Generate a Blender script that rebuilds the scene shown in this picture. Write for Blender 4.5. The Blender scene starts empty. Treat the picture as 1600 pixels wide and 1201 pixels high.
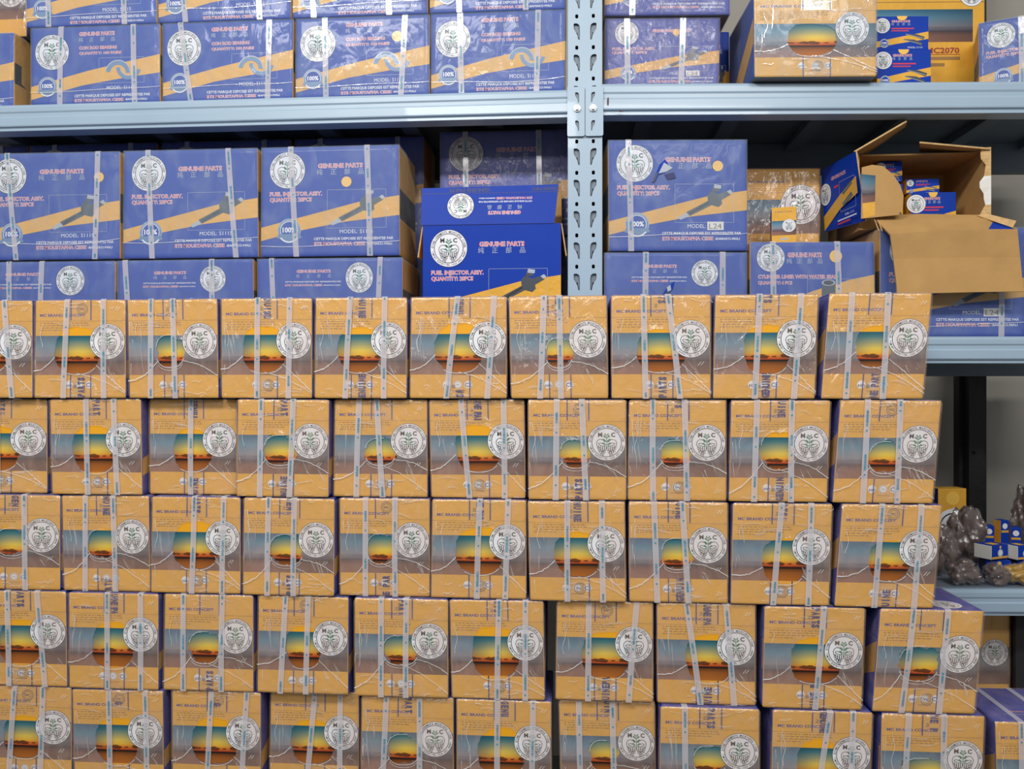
import bpy, bmesh, math, random
from mathutils import Vector, Matrix, noise
R = math.radians
random.seed(7)
sc = bpy.context.scene
COL = sc.collection

# ------------------------------------------------------------ camera, world, lights, exposure
F = 1290.0                      # focal length in pixels of the 1600 px frame
TH = math.atan(0.0775)          # the camera looks a little to the left of the rack's normal
D_SHELF = 2.06                  # distance from the rack front (y = 0)
CZ = 1.30                       # eye height above the floor
cam = bpy.data.cameras.new('camera'); cam_o = bpy.data.objects.new('camera', cam); COL.objects.link(cam_o)
cam.sensor_width = 36.0; cam.lens = 36.0 * F / 1600.0
cam.shift_y = 4.5 / 1600.0
cam_o.location = (0, -D_SHELF, CZ); cam_o.rotation_euler = (R(90), 0, TH)
cam.clip_start = 0.05
sc.camera = cam_o

world = bpy.data.worlds.new('world'); sc.world = world; world.use_nodes = True
world.node_tree.nodes['Background'].inputs[0].default_value = (0.92, 0.96, 1.0, 1)
world.node_tree.nodes['Background'].inputs[1].default_value = 0.20

def area(name, loc, rot, sx, sy, power, col=(1, .98, .95)):
    l = bpy.data.lights.new(name, 'AREA'); l.shape = 'RECTANGLE'; l.size = sx; l.size_y = sy
    l.energy = power; l.color = col
    o = bpy.data.objects.new(name, l); o.location = loc; o.rotation_euler = rot; COL.objects.link(o)
    return o
# ceiling fluorescent fixtures of the store room (above and behind the viewer)
area('ceiling_tube_light', (-1.1, -2.3, 3.3), (R(38), 0, 0), 1.3, .22, 44)
area('ceiling_tube_light', (1.0, -2.3, 3.3), (R(38), 0, 0), 1.3, .22, 25)
area('ceiling_tube_light', (-.65, -4.3, 3.3), (R(52), 0, 0), 1.3, .35, 20)
area('ceiling_tube_light', (1.35, -4.3, 3.3), (R(52), 0, 0), 1.3, .35, 18)

sc.view_settings.view_transform = 'Standard'; sc.view_settings.look = 'None'
sc.view_settings.gamma = 1.0; sc.view_settings.use_curve_mapping = False
sc.view_settings.exposure = 0.36

def P(px, py, Y=0.0, slope=0.0, x0=0.0):
    """world x, y, z of a picture point on the vertical plane y = Y + slope*(x - x0)"""
    a = (px - 800.0) / F; b = (605.0 - py) / F
    dx = -math.sin(TH) + a * math.cos(TH); dy = math.cos(TH) + a * math.sin(TH)
    t = (Y - slope * x0 + D_SHELF) / (dy - slope * dx)
    return Vector((t * dx, -D_SHELF + t * dy, CZ + t * b))

# ------------------------------------------------------------ materials
def lin(c):
    return tuple(((v / 255.0) / 12.92 if v / 255.0 <= 0.04045 else ((v / 255.0 + 0.055) / 1.055) ** 2.4) for v in c) + (1.0,)
MATS = {}
def mat(name, rgb, rough=.5, metal=0.0, spec=.5, noise_amt=0.0, nscale=20, bump=0.0, bscale=60, coat=0.0):
    m = bpy.data.materials.new(name); m.use_nodes = True; nt = m.node_tree; n = nt.nodes; L = nt.links
    b = n['Principled BSDF']; b.inputs['Base Color'].default_value = lin(rgb)
    b.inputs['Roughness'].default_value = rough; b.inputs['Metallic'].default_value = metal
    b.inputs['Specular IOR Level'].default_value = spec; b.inputs['Coat Weight'].default_value = coat
    if noise_amt or bump:
        tc = n.new('ShaderNodeTexCoord')
    if noise_amt:
        nz = n.new('ShaderNodeTexNoise'); nz.inputs['Scale'].default_value = nscale; nz.inputs['Detail'].default_value = 5
        L.new(tc.outputs['Object'], nz.inputs['Vector'])
        mr = n.new('ShaderNodeMapRange'); mr.inputs[1].default_value = .3; mr.inputs[2].default_value = .7
        mr.inputs[3].default_value = 1 - noise_amt; mr.inputs[4].default_value = 1 + noise_amt
        L.new(nz.outputs['Fac'], mr.inputs[0])
        mx = n.new('ShaderNodeVectorMath'); mx.operation = 'SCALE'; mx.inputs[0].default_value = lin(rgb)[:3]
        L.new(mr.outputs[0], mx.inputs['Scale']); L.new(mx.outputs[0], b.inputs['Base Color'])
    if bump:
        nb = n.new('ShaderNodeTexNoise'); nb.inputs['Scale'].default_value = bscale; nb.inputs['Detail'].default_value = 4
        L.new(tc.outputs['Object'], nb.inputs['Vector'])
        bp = n.new('ShaderNodeBump'); bp.inputs['Strength'].default_value = bump; bp.inputs['Distance'].default_value = .004
        L.new(nb.outputs['Fac'], bp.inputs['Height']); L.new(bp.outputs[0], b.inputs['Normal'])
    MATS[name] = m
    return m

mat('card_yellow', (224, 168, 58), .5, spec=.35, noise_amt=.05, nscale=9, bump=1.0, bscale=24)
mat('card_blue', (4, 56, 162), .5, spec=.2, noise_amt=.05, nscale=9, bump=.1, bscale=25)
mat('card_navy', (30, 40, 100), .5, noise_amt=.06)
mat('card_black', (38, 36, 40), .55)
mat('card_grey', (120, 118, 118), .6)
mat('kraft', (186, 146, 92), .8, spec=.2, noise_amt=.08, nscale=14, bump=.2, bscale=40)
mat('kraft_raw', (205, 170, 120), .9, spec=.1, noise_amt=.16, nscale=60, bump=.6, bscale=160)
mat('ink_navy', (32, 38, 110), .5)
mat('ink_violet', (64, 58, 140), .5)
mat('ink_black', (24, 24, 28), .5)
mat('ink_grey', (96, 90, 84), .5)
mat('ink_brown', (150, 112, 60), .5)
mat('ink_white', (232, 232, 236), .5)
mat('ink_silver', (170, 178, 190), .4)
mat('ink_red', (214, 46, 70), .5)
mat('ink_maroon', (150, 50, 36), .5)
mat('ink_green', (40, 120, 92), .5)
mat('ink_cyan', (64, 146, 172), .4)
mat('ink_yellow', (240, 190, 80), .45)
mat('ink_slate', (96, 128, 168), .45)
mat('ink_steel', (60, 66, 74), .4)
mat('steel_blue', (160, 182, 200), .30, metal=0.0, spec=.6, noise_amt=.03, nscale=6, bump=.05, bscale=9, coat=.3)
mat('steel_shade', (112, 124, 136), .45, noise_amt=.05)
mat('steel_dark', (44, 50, 56), .5, noise_amt=.1, nscale=5)
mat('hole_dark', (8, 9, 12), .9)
mat('bolt_metal', (200, 204, 206), .25, metal=.8)
mat('rust', (92, 44, 30), .8)
mat('post_black', (34, 30, 30), .55, noise_amt=.3, nscale=30, bump=.4, bscale=60)
mat('brown_part', (92, 70, 58), .5, noise_amt=.25, nscale=14, bump=.5, bscale=30, coat=.8)
mat('bag_yellow', (190, 146, 34), .35, noise_amt=.15, bump=.6, bscale=40, coat=.8)
mat('card_white', (225, 222, 214), .5)
mat('floor_concrete', (120, 118, 112), .7, noise_amt=.12, nscale=3)
mat('wall_plaster', (168, 163, 154), .85, spec=.2, noise_amt=.06, nscale=2.2, bump=.15, bscale=30)

def film(name, haze, tint=(228, 224, 232), gloss=.07, streak=.12, bump=.5, rough=.12, bs=14, fold=(.86, 1.0, .22)):
    """clear shrink wrap: mostly see-through, a little milky, wrinkled and glossy"""
    m = bpy.data.materials.new(name); m.use_nodes = True; nt = m.node_tree; n = nt.nodes; L = nt.links
    n.clear()
    out = n.new('ShaderNodeOutputMaterial'); tr = n.new('ShaderNodeBsdfTransparent'); df = n.new('ShaderNodeBsdfDiffuse')
    df.inputs[0].default_value = lin(tint); gl = n.new('ShaderNodeBsdfGlossy'); gl.inputs['Roughness'].default_value = rough
    tc = n.new('ShaderNodeTexCoord'); oi = n.new('ShaderNodeObjectInfo')
    mp = n.new('ShaderNodeVectorMath'); mp.operation = 'MULTIPLY_ADD'
    cb = n.new('ShaderNodeCombineXYZ')
    for i in range(3): L.new(oi.outputs['Random'], cb.inputs[i])
    mp.inputs[1].default_value = (37, 11, 23)
    L.new(cb.outputs[0], mp.inputs[0]); L.new(tc.outputs['Object'], mp.inputs[2])
    st = n.new('ShaderNodeMapping'); st.inputs['Scale'].default_value = (1.9, 1.0, 1.0); st.inputs['Rotation'].default_value = (0, R(24), 0)
    L.new(mp.outputs[0], st.inputs['Vector'])
    nz = n.new('ShaderNodeTexNoise'); nz.inputs['Scale'].default_value = bs; nz.inputs['Detail'].default_value = 3; nz.inputs['Distortion'].default_value = 1.6
    L.new(st.outputs[0], nz.inputs['Vector'])
    rg = n.new('ShaderNodeTexNoise'); rg.noise_type = 'RIDGED_MULTIFRACTAL'; rg.inputs['Scale'].default_value = bs * .8
    rg.inputs['Detail'].default_value = 2; rg.inputs['Distortion'].default_value = .8
    L.new(st.outputs[0], rg.inputs['Vector'])
    add = n.new('ShaderNodeMath'); add.operation = 'ADD'; L.new(nz.outputs['Fac'], add.inputs[0]); L.new(rg.outputs['Fac'], add.inputs[1])
    bp = n.new('ShaderNodeBump'); bp.inputs['Strength'].default_value = bump; bp.inputs['Distance'].default_value = .006
    L.new(add.outputs[0], bp.inputs['Height']); L.new(bp.outputs[0], gl.inputs['Normal'])
    mr = n.new('ShaderNodeMapRange'); mr.inputs[1].default_value = .45; mr.inputs[2].default_value = .85
    mr.inputs[3].default_value = haze; mr.inputs[4].default_value = haze + streak
    L.new(nz.outputs['Fac'], mr.inputs[0])
    fd = n.new('ShaderNodeMapRange'); fd.inputs[1].default_value = fold[0]; fd.inputs[2].default_value = fold[1]; fd.inputs[3].default_value = 0; fd.inputs[4].default_value = fold[2]
    L.new(rg.outputs['Fac'], fd.inputs[0])
    sm = n.new('ShaderNodeMath'); sm.operation = 'ADD'; L.new(mr.outputs[0], sm.inputs[0]); L.new(fd.outputs[0], sm.inputs[1])
    m1 = n.new('ShaderNodeMixShader'); L.new(sm.outputs[0], m1.inputs[0]); L.new(tr.outputs[0], m1.inputs[1]); L.new(df.outputs[0], m1.inputs[2])
    m2 = n.new('ShaderNodeMixShader'); m2.inputs[0].default_value = gloss
    L.new(m1.outputs[0], m2.inputs[1]); L.new(gl.outputs[0], m2.inputs[2]); L.new(m2.outputs[0], out.inputs[0])
    MATS[name] = m
film('film', .115, tint=(246, 216, 200), gloss=.065, bump=1.0, rough=.2, fold=(.80, 1.0, .30))
film('film_blue', .17, tint=(196, 212, 226), gloss=.008, bs=8, bump=.35, fold=(.82, 1.0, .14))
film('film_heavy', .22, tint=(196, 192, 204), gloss=.016, streak=.16, bump=.9, bs=18)
film('film_part', .03, gloss=.10, streak=.05, bump=.9, bs=30, rough=.08)
film('film_glare', .20, tint=(250, 244, 238), gloss=.10, streak=.15)  # pale see-through white for glare streaks painted on the wrap
film('film_edge_glint', .78, tint=(250, 248, 246), gloss=.15, streak=.2)  # white tear edges and seams, also the painted wrinkle highlights
film('strap_band', .50, tint=(228, 224, 230), gloss=.05, streak=.08, bump=.1)
film('clear_tape', .05, gloss=.05, streak=.02, bump=.1)

def picture_material(name, vivid):
    """the printed landscape: teal sky, glow of the sunset in the middle, dark horizon, brown sand"""
    m = bpy.data.materials.new(name); m.use_nodes = True; nt = m.node_tree; n = nt.nodes; L = nt.links
    b = n['Principled BSDF']; b.inputs['Roughness'].default_value = .45; b.inputs['Specular IOR Level'].default_value = .35
    TK = 1.0
    uv = n.new('ShaderNodeUVMap'); sp = n.new('ShaderNodeSeparateXYZ'); L.new(uv.outputs[0], sp.inputs[0])
    def ramp(stops):
        r = n.new('ShaderNodeValToRGB'); e = r.color_ramp.elements
        e[0].position = stops[0][0]; e[0].color = lin(stops[0][1]); e[1].position = stops[-1][0]; e[1].color = lin(stops[-1][1])
        for p, c in stops[1:-1]:
            k = e.new(p); k.color = lin(c)
        L.new(sp.outputs[1], r.inputs[0]); return r
    outer = ramp([(0, (142, 98, 80)), (.2, (132, 94, 82)), (.30, (98, 74, 74)), (.335, (74, 66, 74)), (.36, (96, 90, 102)), (.5, (132, 134, 144)), (.75, (88, 134, 156)), (1, (26, 94, 126))])
    Q = lambda p: .25 + p * .5          # the window print runs past the band on both sides
    if vivid:
        Y_ = (236, 168, 34)
        inner = ramp([(0, Y_), (Q(0) - .003, Y_), (Q(0) + .003, (176, 104, 40)), (Q(.2), (150, 86, 34)), (Q(.29), (104, 58, 24)), (Q(.315), (30, 18, 14)), (Q(.345), (34, 22, 16)), (Q(.36), (176, 66, 28)), (Q(.42), (214, 108, 36)), (Q(.50), (228, 176, 60)), (Q(.60), (220, 190, 82)), (Q(.74), (158, 156, 112)), (Q(.88), (78, 120, 122)), (Q(1) - .003, (18, 88, 106)), (Q(1) + .003, Y_), (1, Y_)])
        dusk = ramp([(0, Y_), (Q(0) - .003, Y_), (Q(0) + .003, (160, 92, 36)), (Q(.2), (134, 76, 30)), (Q(.29), (84, 48, 24)), (Q(.315), (26, 18, 14)), (Q(.345), (30, 20, 16)), (Q(.37), (150, 70, 34)), (Q(.45), (166, 100, 52)), (Q(.56), (128, 116, 92)), (Q(.76), (62, 104, 112)), (Q(1) - .003, (16, 80, 98)), (Q(1) + .003, Y_), (1, Y_)])
    def math_(op, a, bb):
        q = n.new('ShaderNodeMath'); q.operation = op
        for i, v in enumerate((a, bb)):
            if isinstance(v, (int, float)): q.inputs[i].default_value = v
            else: L.new(v, q.inputs[i])
        return q.outputs[0]
    if vivid:
        # glow strongest around the sun, teal and dusky away from it
        du = math_('MULTIPLY', math_('SUBTRACT', sp.outputs[0], .50), 5.2)
        g = math_('POWER', 2.718, math_('MULTIPLY', math_('POWER', math_('ABSOLUTE', du, 0), 2.0), -1.0))
        mx = n.new('ShaderNodeMix'); mx.data_type = 'RGBA'; L.new(g, mx.inputs[0]); L.new(dusk.outputs[0], mx.inputs[6]); L.new(inner.outputs[0], mx.inputs[7])
        src = mx.outputs[2]
    else: src = outer.outputs[0]
    dark = n.new('ShaderNodeMapRange'); dark.inputs[1].default_value = .3; dark.inputs[2].default_value = 1; dark.inputs[3].default_value = 1.0; dark.inputs[4].default_value = 1.0 if vivid else .5
    L.new(sp.outputs[0], dark.inputs[0])
    md = n.new('ShaderNodeVectorMath'); md.operation = 'SCALE'; L.new(src, md.inputs[0]); L.new(dark.outputs[0], md.inputs['Scale'])
    # clouds: dark streaks low over the horizon
    mp = n.new('ShaderNodeMapping'); mp.inputs['Scale'].default_value = (7, 5, 1) if vivid else (7, 9, 1); L.new(uv.outputs[0], mp.inputs[0])
    nz = n.new('ShaderNodeTexNoise'); nz.inputs['Scale'].default_value = 1.0; nz.inputs['Detail'].default_value = 6; L.new(mp.outputs[0], nz.inputs['Vector'])
    band = math_('SUBTRACT', 1.0, math_('MULTIPLY', math_('ABSOLUTE', math_('SUBTRACT', sp.outputs[1], Q(.43) if vivid else .44), 0), 13.0 if vivid else 12.0))
    cl = math_('MULTIPLY', math_('GREATER_THAN', math_('MULTIPLY', nz.outputs['Fac'], band), .375 if vivid else .40), .82)
    mc = n.new('ShaderNodeMix'); mc.data_type = 'RGBA'; L.new(cl if vivid else math_('MULTIPLY', cl, .25), mc.inputs[0]); L.new(md.outputs[0], mc.inputs[6]); mc.inputs[7].default_value = lin((44, 24, 18))
    L.new(mc.outputs[2], b.inputs['Base Color'])
    MATS[name] = m
picture_material('sunset_print', False); picture_material('sunset_window', True)


# ------------------------------------------------------------ mesh builder
class MB:
    def __init__(s): s.v = []; s.f = []; s.m = []; s.mats = []; s.uv = {}; s.sm = set()
    def mi(s, name):
        if name not in s.mats: s.mats.append(name)
        return s.mats.index(name)
    def add(s, verts, faces, m, smooth=False):
        o = len(s.v); s.v += [tuple(p) for p in verts]; k = s.mi(m)
        for f in faces:
            if smooth: s.sm.add(len(s.f))
            s.f.append(tuple(o + i for i in f)); s.m.append(k)
        return o
    def box(s, a, b, m):
        x0, y0, z0 = a; x1, y1, z1 = b
        s.add([(x0,y0,z0),(x1,y0,z0),(x1,y1,z0),(x0,y1,z0),(x0,y0,z1),(x1,y0,z1),(x1,y1,z1),(x0,y1,z1)],
              [(0,3,2,1),(4,5,6,7),(0,1,5,4),(1,2,6,5),(2,3,7,6),(3,0,4,7)], m)
    def slab(s, pts, thick, m, m_back=None, m_edge=None):
        """a sheet through the 3-D points, given real thickness away from its normal"""
        pts = [Vector(p) for p in pts]; nrm = Vector((0, 0, 0))
        for i in range(1, len(pts) - 1): nrm += (pts[i] - pts[0]).cross(pts[i + 1] - pts[0])
        nrm.normalize(); k = len(pts); back = [p - nrm * thick for p in pts]
        s.add(pts, [tuple(range(k))], m); s.add(back, [tuple(reversed(range(k)))], m_back or m)
        for i in range(k):
            j = (i + 1) % k
            s.add([pts[i], back[i], back[j], pts[j]], [(0, 1, 2, 3)], m_edge or m)
    def cyl(s, p0, p1, r, m, n=14, r1=None):
        p0 = Vector(p0); p1 = Vector(p1); ax = (p1 - p0).normalized(); q = ax.to_track_quat('Z', 'Y')
        r1 = r if r1 is None else r1
        vs = [p0 + q @ Vector((r * math.cos(2*math.pi*i/n), r * math.sin(2*math.pi*i/n), 0)) for i in range(n)]
        vs += [p1 + q @ Vector((r1 * math.cos(2*math.pi*i/n), r1 * math.sin(2*math.pi*i/n), 0)) for i in range(n)]
        s.add(vs, [(i, (i+1) % n, n + (i+1) % n, n + i) for i in range(n)] + [tuple(range(n, 2*n)), tuple(reversed(range(n)))], m)
    def data(s, name, warp=None):
        me = bpy.data.meshes.new(name)
        me.from_pydata([warp(p) for p in s.v] if warp else s.v, [], s.f)
        for k in s.mats: me.materials.append(MATS[k])
        me.polygons.foreach_set('material_index', s.m)
        if s.sm: me.polygons.foreach_set('use_smooth', [i in s.sm for i in range(len(s.f))])
        if s.uv:
            lay = me.uv_layers.new(name='UVMap')
            for fi, uvs in s.uv.items():
                p = me.polygons[fi]
                for li, u in zip(p.loop_indices, uvs): lay.data[li].uv = u
        me.update(); return me
    def build(s, name, parent=None, warp=None):
        return link(name, s.data(name, warp), parent)

def link(name, me, parent=None):
    o = bpy.data.objects.new(name, me); COL.objects.link(o)
    if parent: o.parent = parent
    return o
def thing(name, label, cat, loc=(0, 0, 0), rz=0.0, group=None, me=None):
    o = bpy.data.objects.new(name, me); COL.objects.link(o)
    o.location = loc; o.rotation_euler = (0, 0, rz); o['label'] = label; o['category'] = cat
    if group: o['group'] = group
    return o

# ------------------------------------------------------------ lettering
_cache = {}
def glyphs(s, bold=0.0):
    key = (s, bold)
    if key in _cache: return _cache[key]
    c = bpy.data.curves.new('t', 'FONT'); c.body = s; c.size = 1.0; c.resolution_u = 2; c.offset = bold; c.fill_mode = 'FRONT'
    o = bpy.data.objects.new('t', c); COL.objects.link(o)
    dg = bpy.context.evaluated_depsgraph_get(); me = bpy.data.meshes.new_from_object(o.evaluated_get(dg))
    vs = [(v.co.x / .729, v.co.y / .729) for v in me.vertices]; fs = [tuple(p.vertices) for p in me.polygons]
    bpy.data.objects.remove(o); bpy.data.curves.remove(c); bpy.data.meshes.remove(me)
    if vs:
        x0 = min(v[0] for v in vs); vs = [(v[0] - x0, v[1]) for v in vs]
    w = max((v[0] for v in vs), default=.4)
    _cache[key] = (vs, fs, w); return _cache[key]

LAY = .00012
class Face:
    """a printed panel; a runs right, b runs down from the top left corner, in metres"""
    def __init__(s, mb, origin, U, V, N): s.mb = mb; s.o = Vector(origin); s.U = Vector(U); s.V = Vector(V); s.N = Vector(N)
    def pt(s, a, b, l): return s.o + s.U * a + s.V * b + s.N * (LAY * l)
    def poly(s, pts, m, l=1): s.mb.add([s.pt(a, b, l) for a, b in pts], [tuple(range(len(pts)))], m)
    def rect(s, a0, b0, a1, b1, m, l=1): s.poly([(a0, b1), (a1, b1), (a1, b0), (a0, b0)], m, l)
    def frame(s, a0, b0, a1, b1, t, m, l=2):
        s.rect(a0, b0, a1, b0 + t, m, l); s.rect(a0, b1 - t, a1, b1, m, l); s.rect(a0, b0, a0 + t, b1, m, l); s.rect(a1 - t, b0, a1, b1, m, l)
    def disc(s, a, b, r, m, l=1, n=40, a0=0, a1=360):
        s.poly([(a + r * math.cos(R(a0 + (a1 - a0) * i / n)), b - r * math.sin(R(a0 + (a1 - a0) * i / n))) for i in range(n if a1 - a0 == 360 else n + 1)], m, l)
    def ring(s, a, b, r, t, m, l=2, n=48, a0=0, a1=360, ex=1.0, ey=1.0):
        vs = []
        for i in range(n + 1):
            c, q = math.cos(R(a0 + (a1 - a0) * i / n)), math.sin(R(a0 + (a1 - a0) * i / n))
            vs += [s.pt(a + (r - t) * c * ex, b - (r - t) * q * ey, l), s.pt(a + r * c * ex, b - r * q * ey, l)]
        s.mb.add(vs, [(2*i, 2*i + 1, 2*i + 3, 2*i + 2) for i in range(n)], m)
    def line(s, pts, t, m, l=3):
        for (a0, b0), (a1, b1) in zip(pts, pts[1:]):
            d = math.hypot(a1 - a0, b1 - b0) or 1; px, py = -(b1 - b0) / d * t / 2, (a1 - a0) / d * t / 2
            s.poly([(a0 + px, b0 + py), (a1 + px, b1 + py), (a1 - px, b1 - py), (a0 - px, b0 - py)], m, l)
    def text(s, t, a, b, h, m, l=2, w=None, bold=.0, rot=0.0, center=False):
        """baseline-centred at b; h cap height; w fits the width"""
        vs, fs, ww = glyphs(t, bold)
        if not fs: return
        sx = (w / ww) if w else h
        c, q = math.cos(rot), math.sin(rot); ox = -ww * sx / 2 if center else 0
        out = []
        for x, y in vs:
            X = x * sx + ox; Y = (y - .5) * h
            out.append(s.pt(a + X * c - Y * q, b - (X * q + Y * c), l))
        s.mb.add(out, fs, m)
    def arc_text(s, t, a, b, r, h, start, end, m, l=3, inward=False, bold=.01):
        """letters along a circle from angle start to end (degrees, clockwise over the top)"""
        for i, ch in enumerate(t):
            if ch == ' ': continue
            ang = start + (end - start) * (i + .5) / len(t)
            rot = R(ang - 90) if not inward else R(ang + 90)
            rr = r
            s.text(ch, a + rr * math.cos(R(ang)), b - rr * math.sin(R(ang)), h, m, l, bold=bold, rot=rot, center=True, w=None if ch in 'I1:*' else h * .78)

def logo(fc, a, b, r, l=3, fine=True, up=1):
    """round white emblem: plant over two hands of grapes, M and C, lettering around"""
    f = fc
    if up < 0:
        f = Face(fc.mb, fc.pt(a, b, 0) * 1.0, -fc.U, -fc.V, fc.N); a = b = 0
    f.disc(a, b, r, 'ink_black', l); f.disc(a, b, r * .975, 'ink_white', l + 1)
    f.ring(a, b, r * .79, r * .035, 'ink_black', l + 2)
    if fine:
        f.arc_text('ETABLISSEMENTS MOUSTAPHA CISSE', a, b, r * .875, r * .115, 178, 2, 'ink_black', l + 2)
        f.arc_text('*IMPORT EXPORT*TEL:+223 2021 8688*', a, b, r * .875, r * .095, 188, 352, 'ink_black', l + 2, inward=True)
    f.text('M', a - r * .34, b - r * .43, r * .23, 'ink_black', l + 2, center=True, bold=.04)
    f.text('C', a + r * .34, b - r * .43, r * .23, 'ink_black', l + 2, center=True, bold=.04)
    for sgn in (-1, 1):
        # hands: outer lobe and the finger-like clusters
        lob = []
        for i in range(15):
            t = R(200 - 200 * i / 14.0)
            lob.append((a + sgn * (r * .30 - r * .21 * math.cos(t)) , b + r * .10 - r * .26 * math.sin(t)))
        f.line([(a + sgn * (r * (.31 + .22 * math.sin(R(q)))), b + r * (.06 - .24 * math.cos(R(q)))) for q in range(-70, 171, 24)], r * .03, 'ink_black', l + 2)
        f.line([(a + sgn * r * x, b + r * y) for x, y in ((.08, .13), (.2, .06), (.34, .02), (.44, .06), (.36, .14), (.2, .2), (.08, .16))], r * .028, 'ink_black', l + 2)
        for (x, y, h_) in ((.07, .34, .10), (.16, .36, .15), (.26, .37, .16), (.36, .33, .15), (.45, .26, .12), (.12, .50, .09), (.21, .54, .10), (.31, .53, .10), (.20, .66, .07), (.40, .46, .08)):
            q_ = [(x - .042, y - h_), (x - .046, y + h_ * .5), (x - .01, y + h_ * .95), (x + .03, y + h_ * .5), (x + .038, y - h_ * .8)]
            f.line([(a + sgn * r * u, b + r * v) for u, v in q_], r * .024, 'ink_black', l + 2)
        f.disc(a + sgn * r * .22, b + r * .5, r * .03, 'ink_black', l + 2, n=8); f.disc(a + sgn * r * .3, b + r * .64, r * .026, 'ink_black', l + 2, n=8)
    f.line([(a, b + r * .34), (a + r * .015, b), (a - r * .01, b - r * .42)], r * .03, 'ink_green', l + 3)
    for (y, ln, up_) in ((.22, .24, .03), (.14, .31, .12), (.0, .20, .15), (-.08, .30, .10), (-.22, .20, .16), (-.36, .13, .12)):
        for sgn in (-1, 1):
            x1, y1 = sgn * r * ln, -r * up_
            f.poly([(a, b + r * y), (a + x1 * .5, b + r * y + y1 * .95 - r * .028), (a + x1, b + r * y + y1 * .8), (a + x1 * .6, b + r * y + y1 * .5 + r * .012)][::sgn], 'ink_green', l + 3)

def outlined(f, t, a, b, h, w, l=3, fine=True):
    f.text(t, a, b, h, 'ink_white', l, w=w, bold=.055); f.text(t, a, b, h, 'ink_red', l + 1, w=w, bold=.008)

# ------------------------------------------------------------ carton shapes
def body_box(mb, W, H, D, mats, bev=.004):
    """rounded box, mats by side: front, right, back, left, top, bottom"""
    bm = bmesh.new(); bmesh.ops.create_cube(bm, size=1)
    for v in bm.verts: v.co = (v.co.x * W, v.co.y * D, (v.co.z + .5) * H)
    bmesh.ops.bevel(bm, geom=list(bm.edges), offset=bev, segments=2, affect='EDGES', profile=.6)
    bm.normal_update()
    dirs = [Vector((0,-1,0)), Vector((1,0,0)), Vector((0,1,0)), Vector((-1,0,0)), Vector((0,0,1)), Vector((0,0,-1))]
    vs = [v.co.copy() for v in bm.verts]
    groups = {}
    for f in bm.faces:
        k = max(range(6), key=lambda i: f.normal.dot(dirs[i]) + (.02 if i == 0 else 0)); groups.setdefault(mats[k], []).append((tuple(v.index for v in f.verts), f.calc_area()))
    bm.verts.index_update()
    o = len(mb.v); mb.v += [tuple(v) for v in vs]
    for m, fs in groups.items():
        k = mb.mi(m)
        for f, ar in fs: mb.f.append(tuple(o + i for i in f)); mb.m.append(k)
    bm.free()
def front(mb, W, H, D): return Face(mb, (-W/2, -D/2, H), (1, 0, 0), (0, 0, -1), (0, -1, 0))
def leftf(mb, W, H, D): return Face(mb, (-W/2, D/2, H), (0, -1, 0), (0, 0, -1), (-1, 0, 0))
def rightf(mb, W, H, D): return Face(mb, (W/2, -D/2, H), (0, 1, 0), (0, 0, -1), (1, 0, 0))
def topf(mb, W, H, D): return Face(mb, (-W/2, D/2, H), (1, 0, 0), (0, -1, 0), (0, 0, 1))

def sunset_panel(mb, f, a0, b0, a1, b1, l=1):
    f.rect(a0, b0, a1, b1, 'sunset_print', l); mb.uv[len(mb.f) - 1] = [(0, 0), (1, 0), (1, 1), (0, 1)]

def art_end(mb, f, W, H, detail=True, lg=.183, lx=.80, full=True):
    """the yellow end panel with the landscape"""
    sunset_panel(mb, f, 0.002, .365 * H, W - .002, .765 * H)
    f.text('MC BRAND CONCEPT', .055 * W, .155 * H, .028 * H, 'ink_violet', 2, w=.5 * W, bold=.03)
    f.rect(0, .213 * H, W, .2155 * H, 'ink_brown', 2)
    rnd = random.Random(3)
    for k in range(4):
        a = .055 * W + (.02 * W if k == 2 else 0); end = (.60 if k < 2 else .52 if k == 2 else .30) * W
        while a < end:
            w = rnd.uniform(.012, .05) * W
            f.rect(a, (.232 + .024 * k) * H, min(a + w, end), (.232 + .024 * k) * H + .0075 * H, 'ink_brown', 2); a += w + .012 * W
    logo(f, lx * W, .425 * H, lg * H, 4, detail)
    for u in (.385, .497, .605):
        f.disc(u * W, .865 * H, .039 * H, 'ink_white', 3, n=20)
    f.text('son', .385 * W, .868 * H, .034 * H, 'ink_navy', 5, center=True, bold=.01)
    f.ring(.497 * W, .865 * H, .034 * H, .003 * H, 'ink_grey', 4, n=20); f.text('ISO', .497 * W, .865 * H, .013 * H, 'ink_grey', 5, center=True)
    f.text('CE', .605 * W, .865 * H, .042 * H, 'ink_navy', 5, center=True, bold=.01)
    f.text('MADE IN CHINA', .5 * W, .925 * H, .012 * H, 'ink_brown', 3, center=True)

def stripe(f, W, H, pts_top, pts_bot, m='card_yellow', l=1):
    for (t0, t1), (q0, q1) in zip(zip(pts_top, pts_top[1:]), zip(pts_bot, pts_bot[1:])):
        f.poly([(q0[0] * W, q0[1] * H), (q1[0] * W, q1[1] * H), (t1[0] * W, t1[1] * H), (t0[0] * W, t0[1] * H)], m, l)

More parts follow.
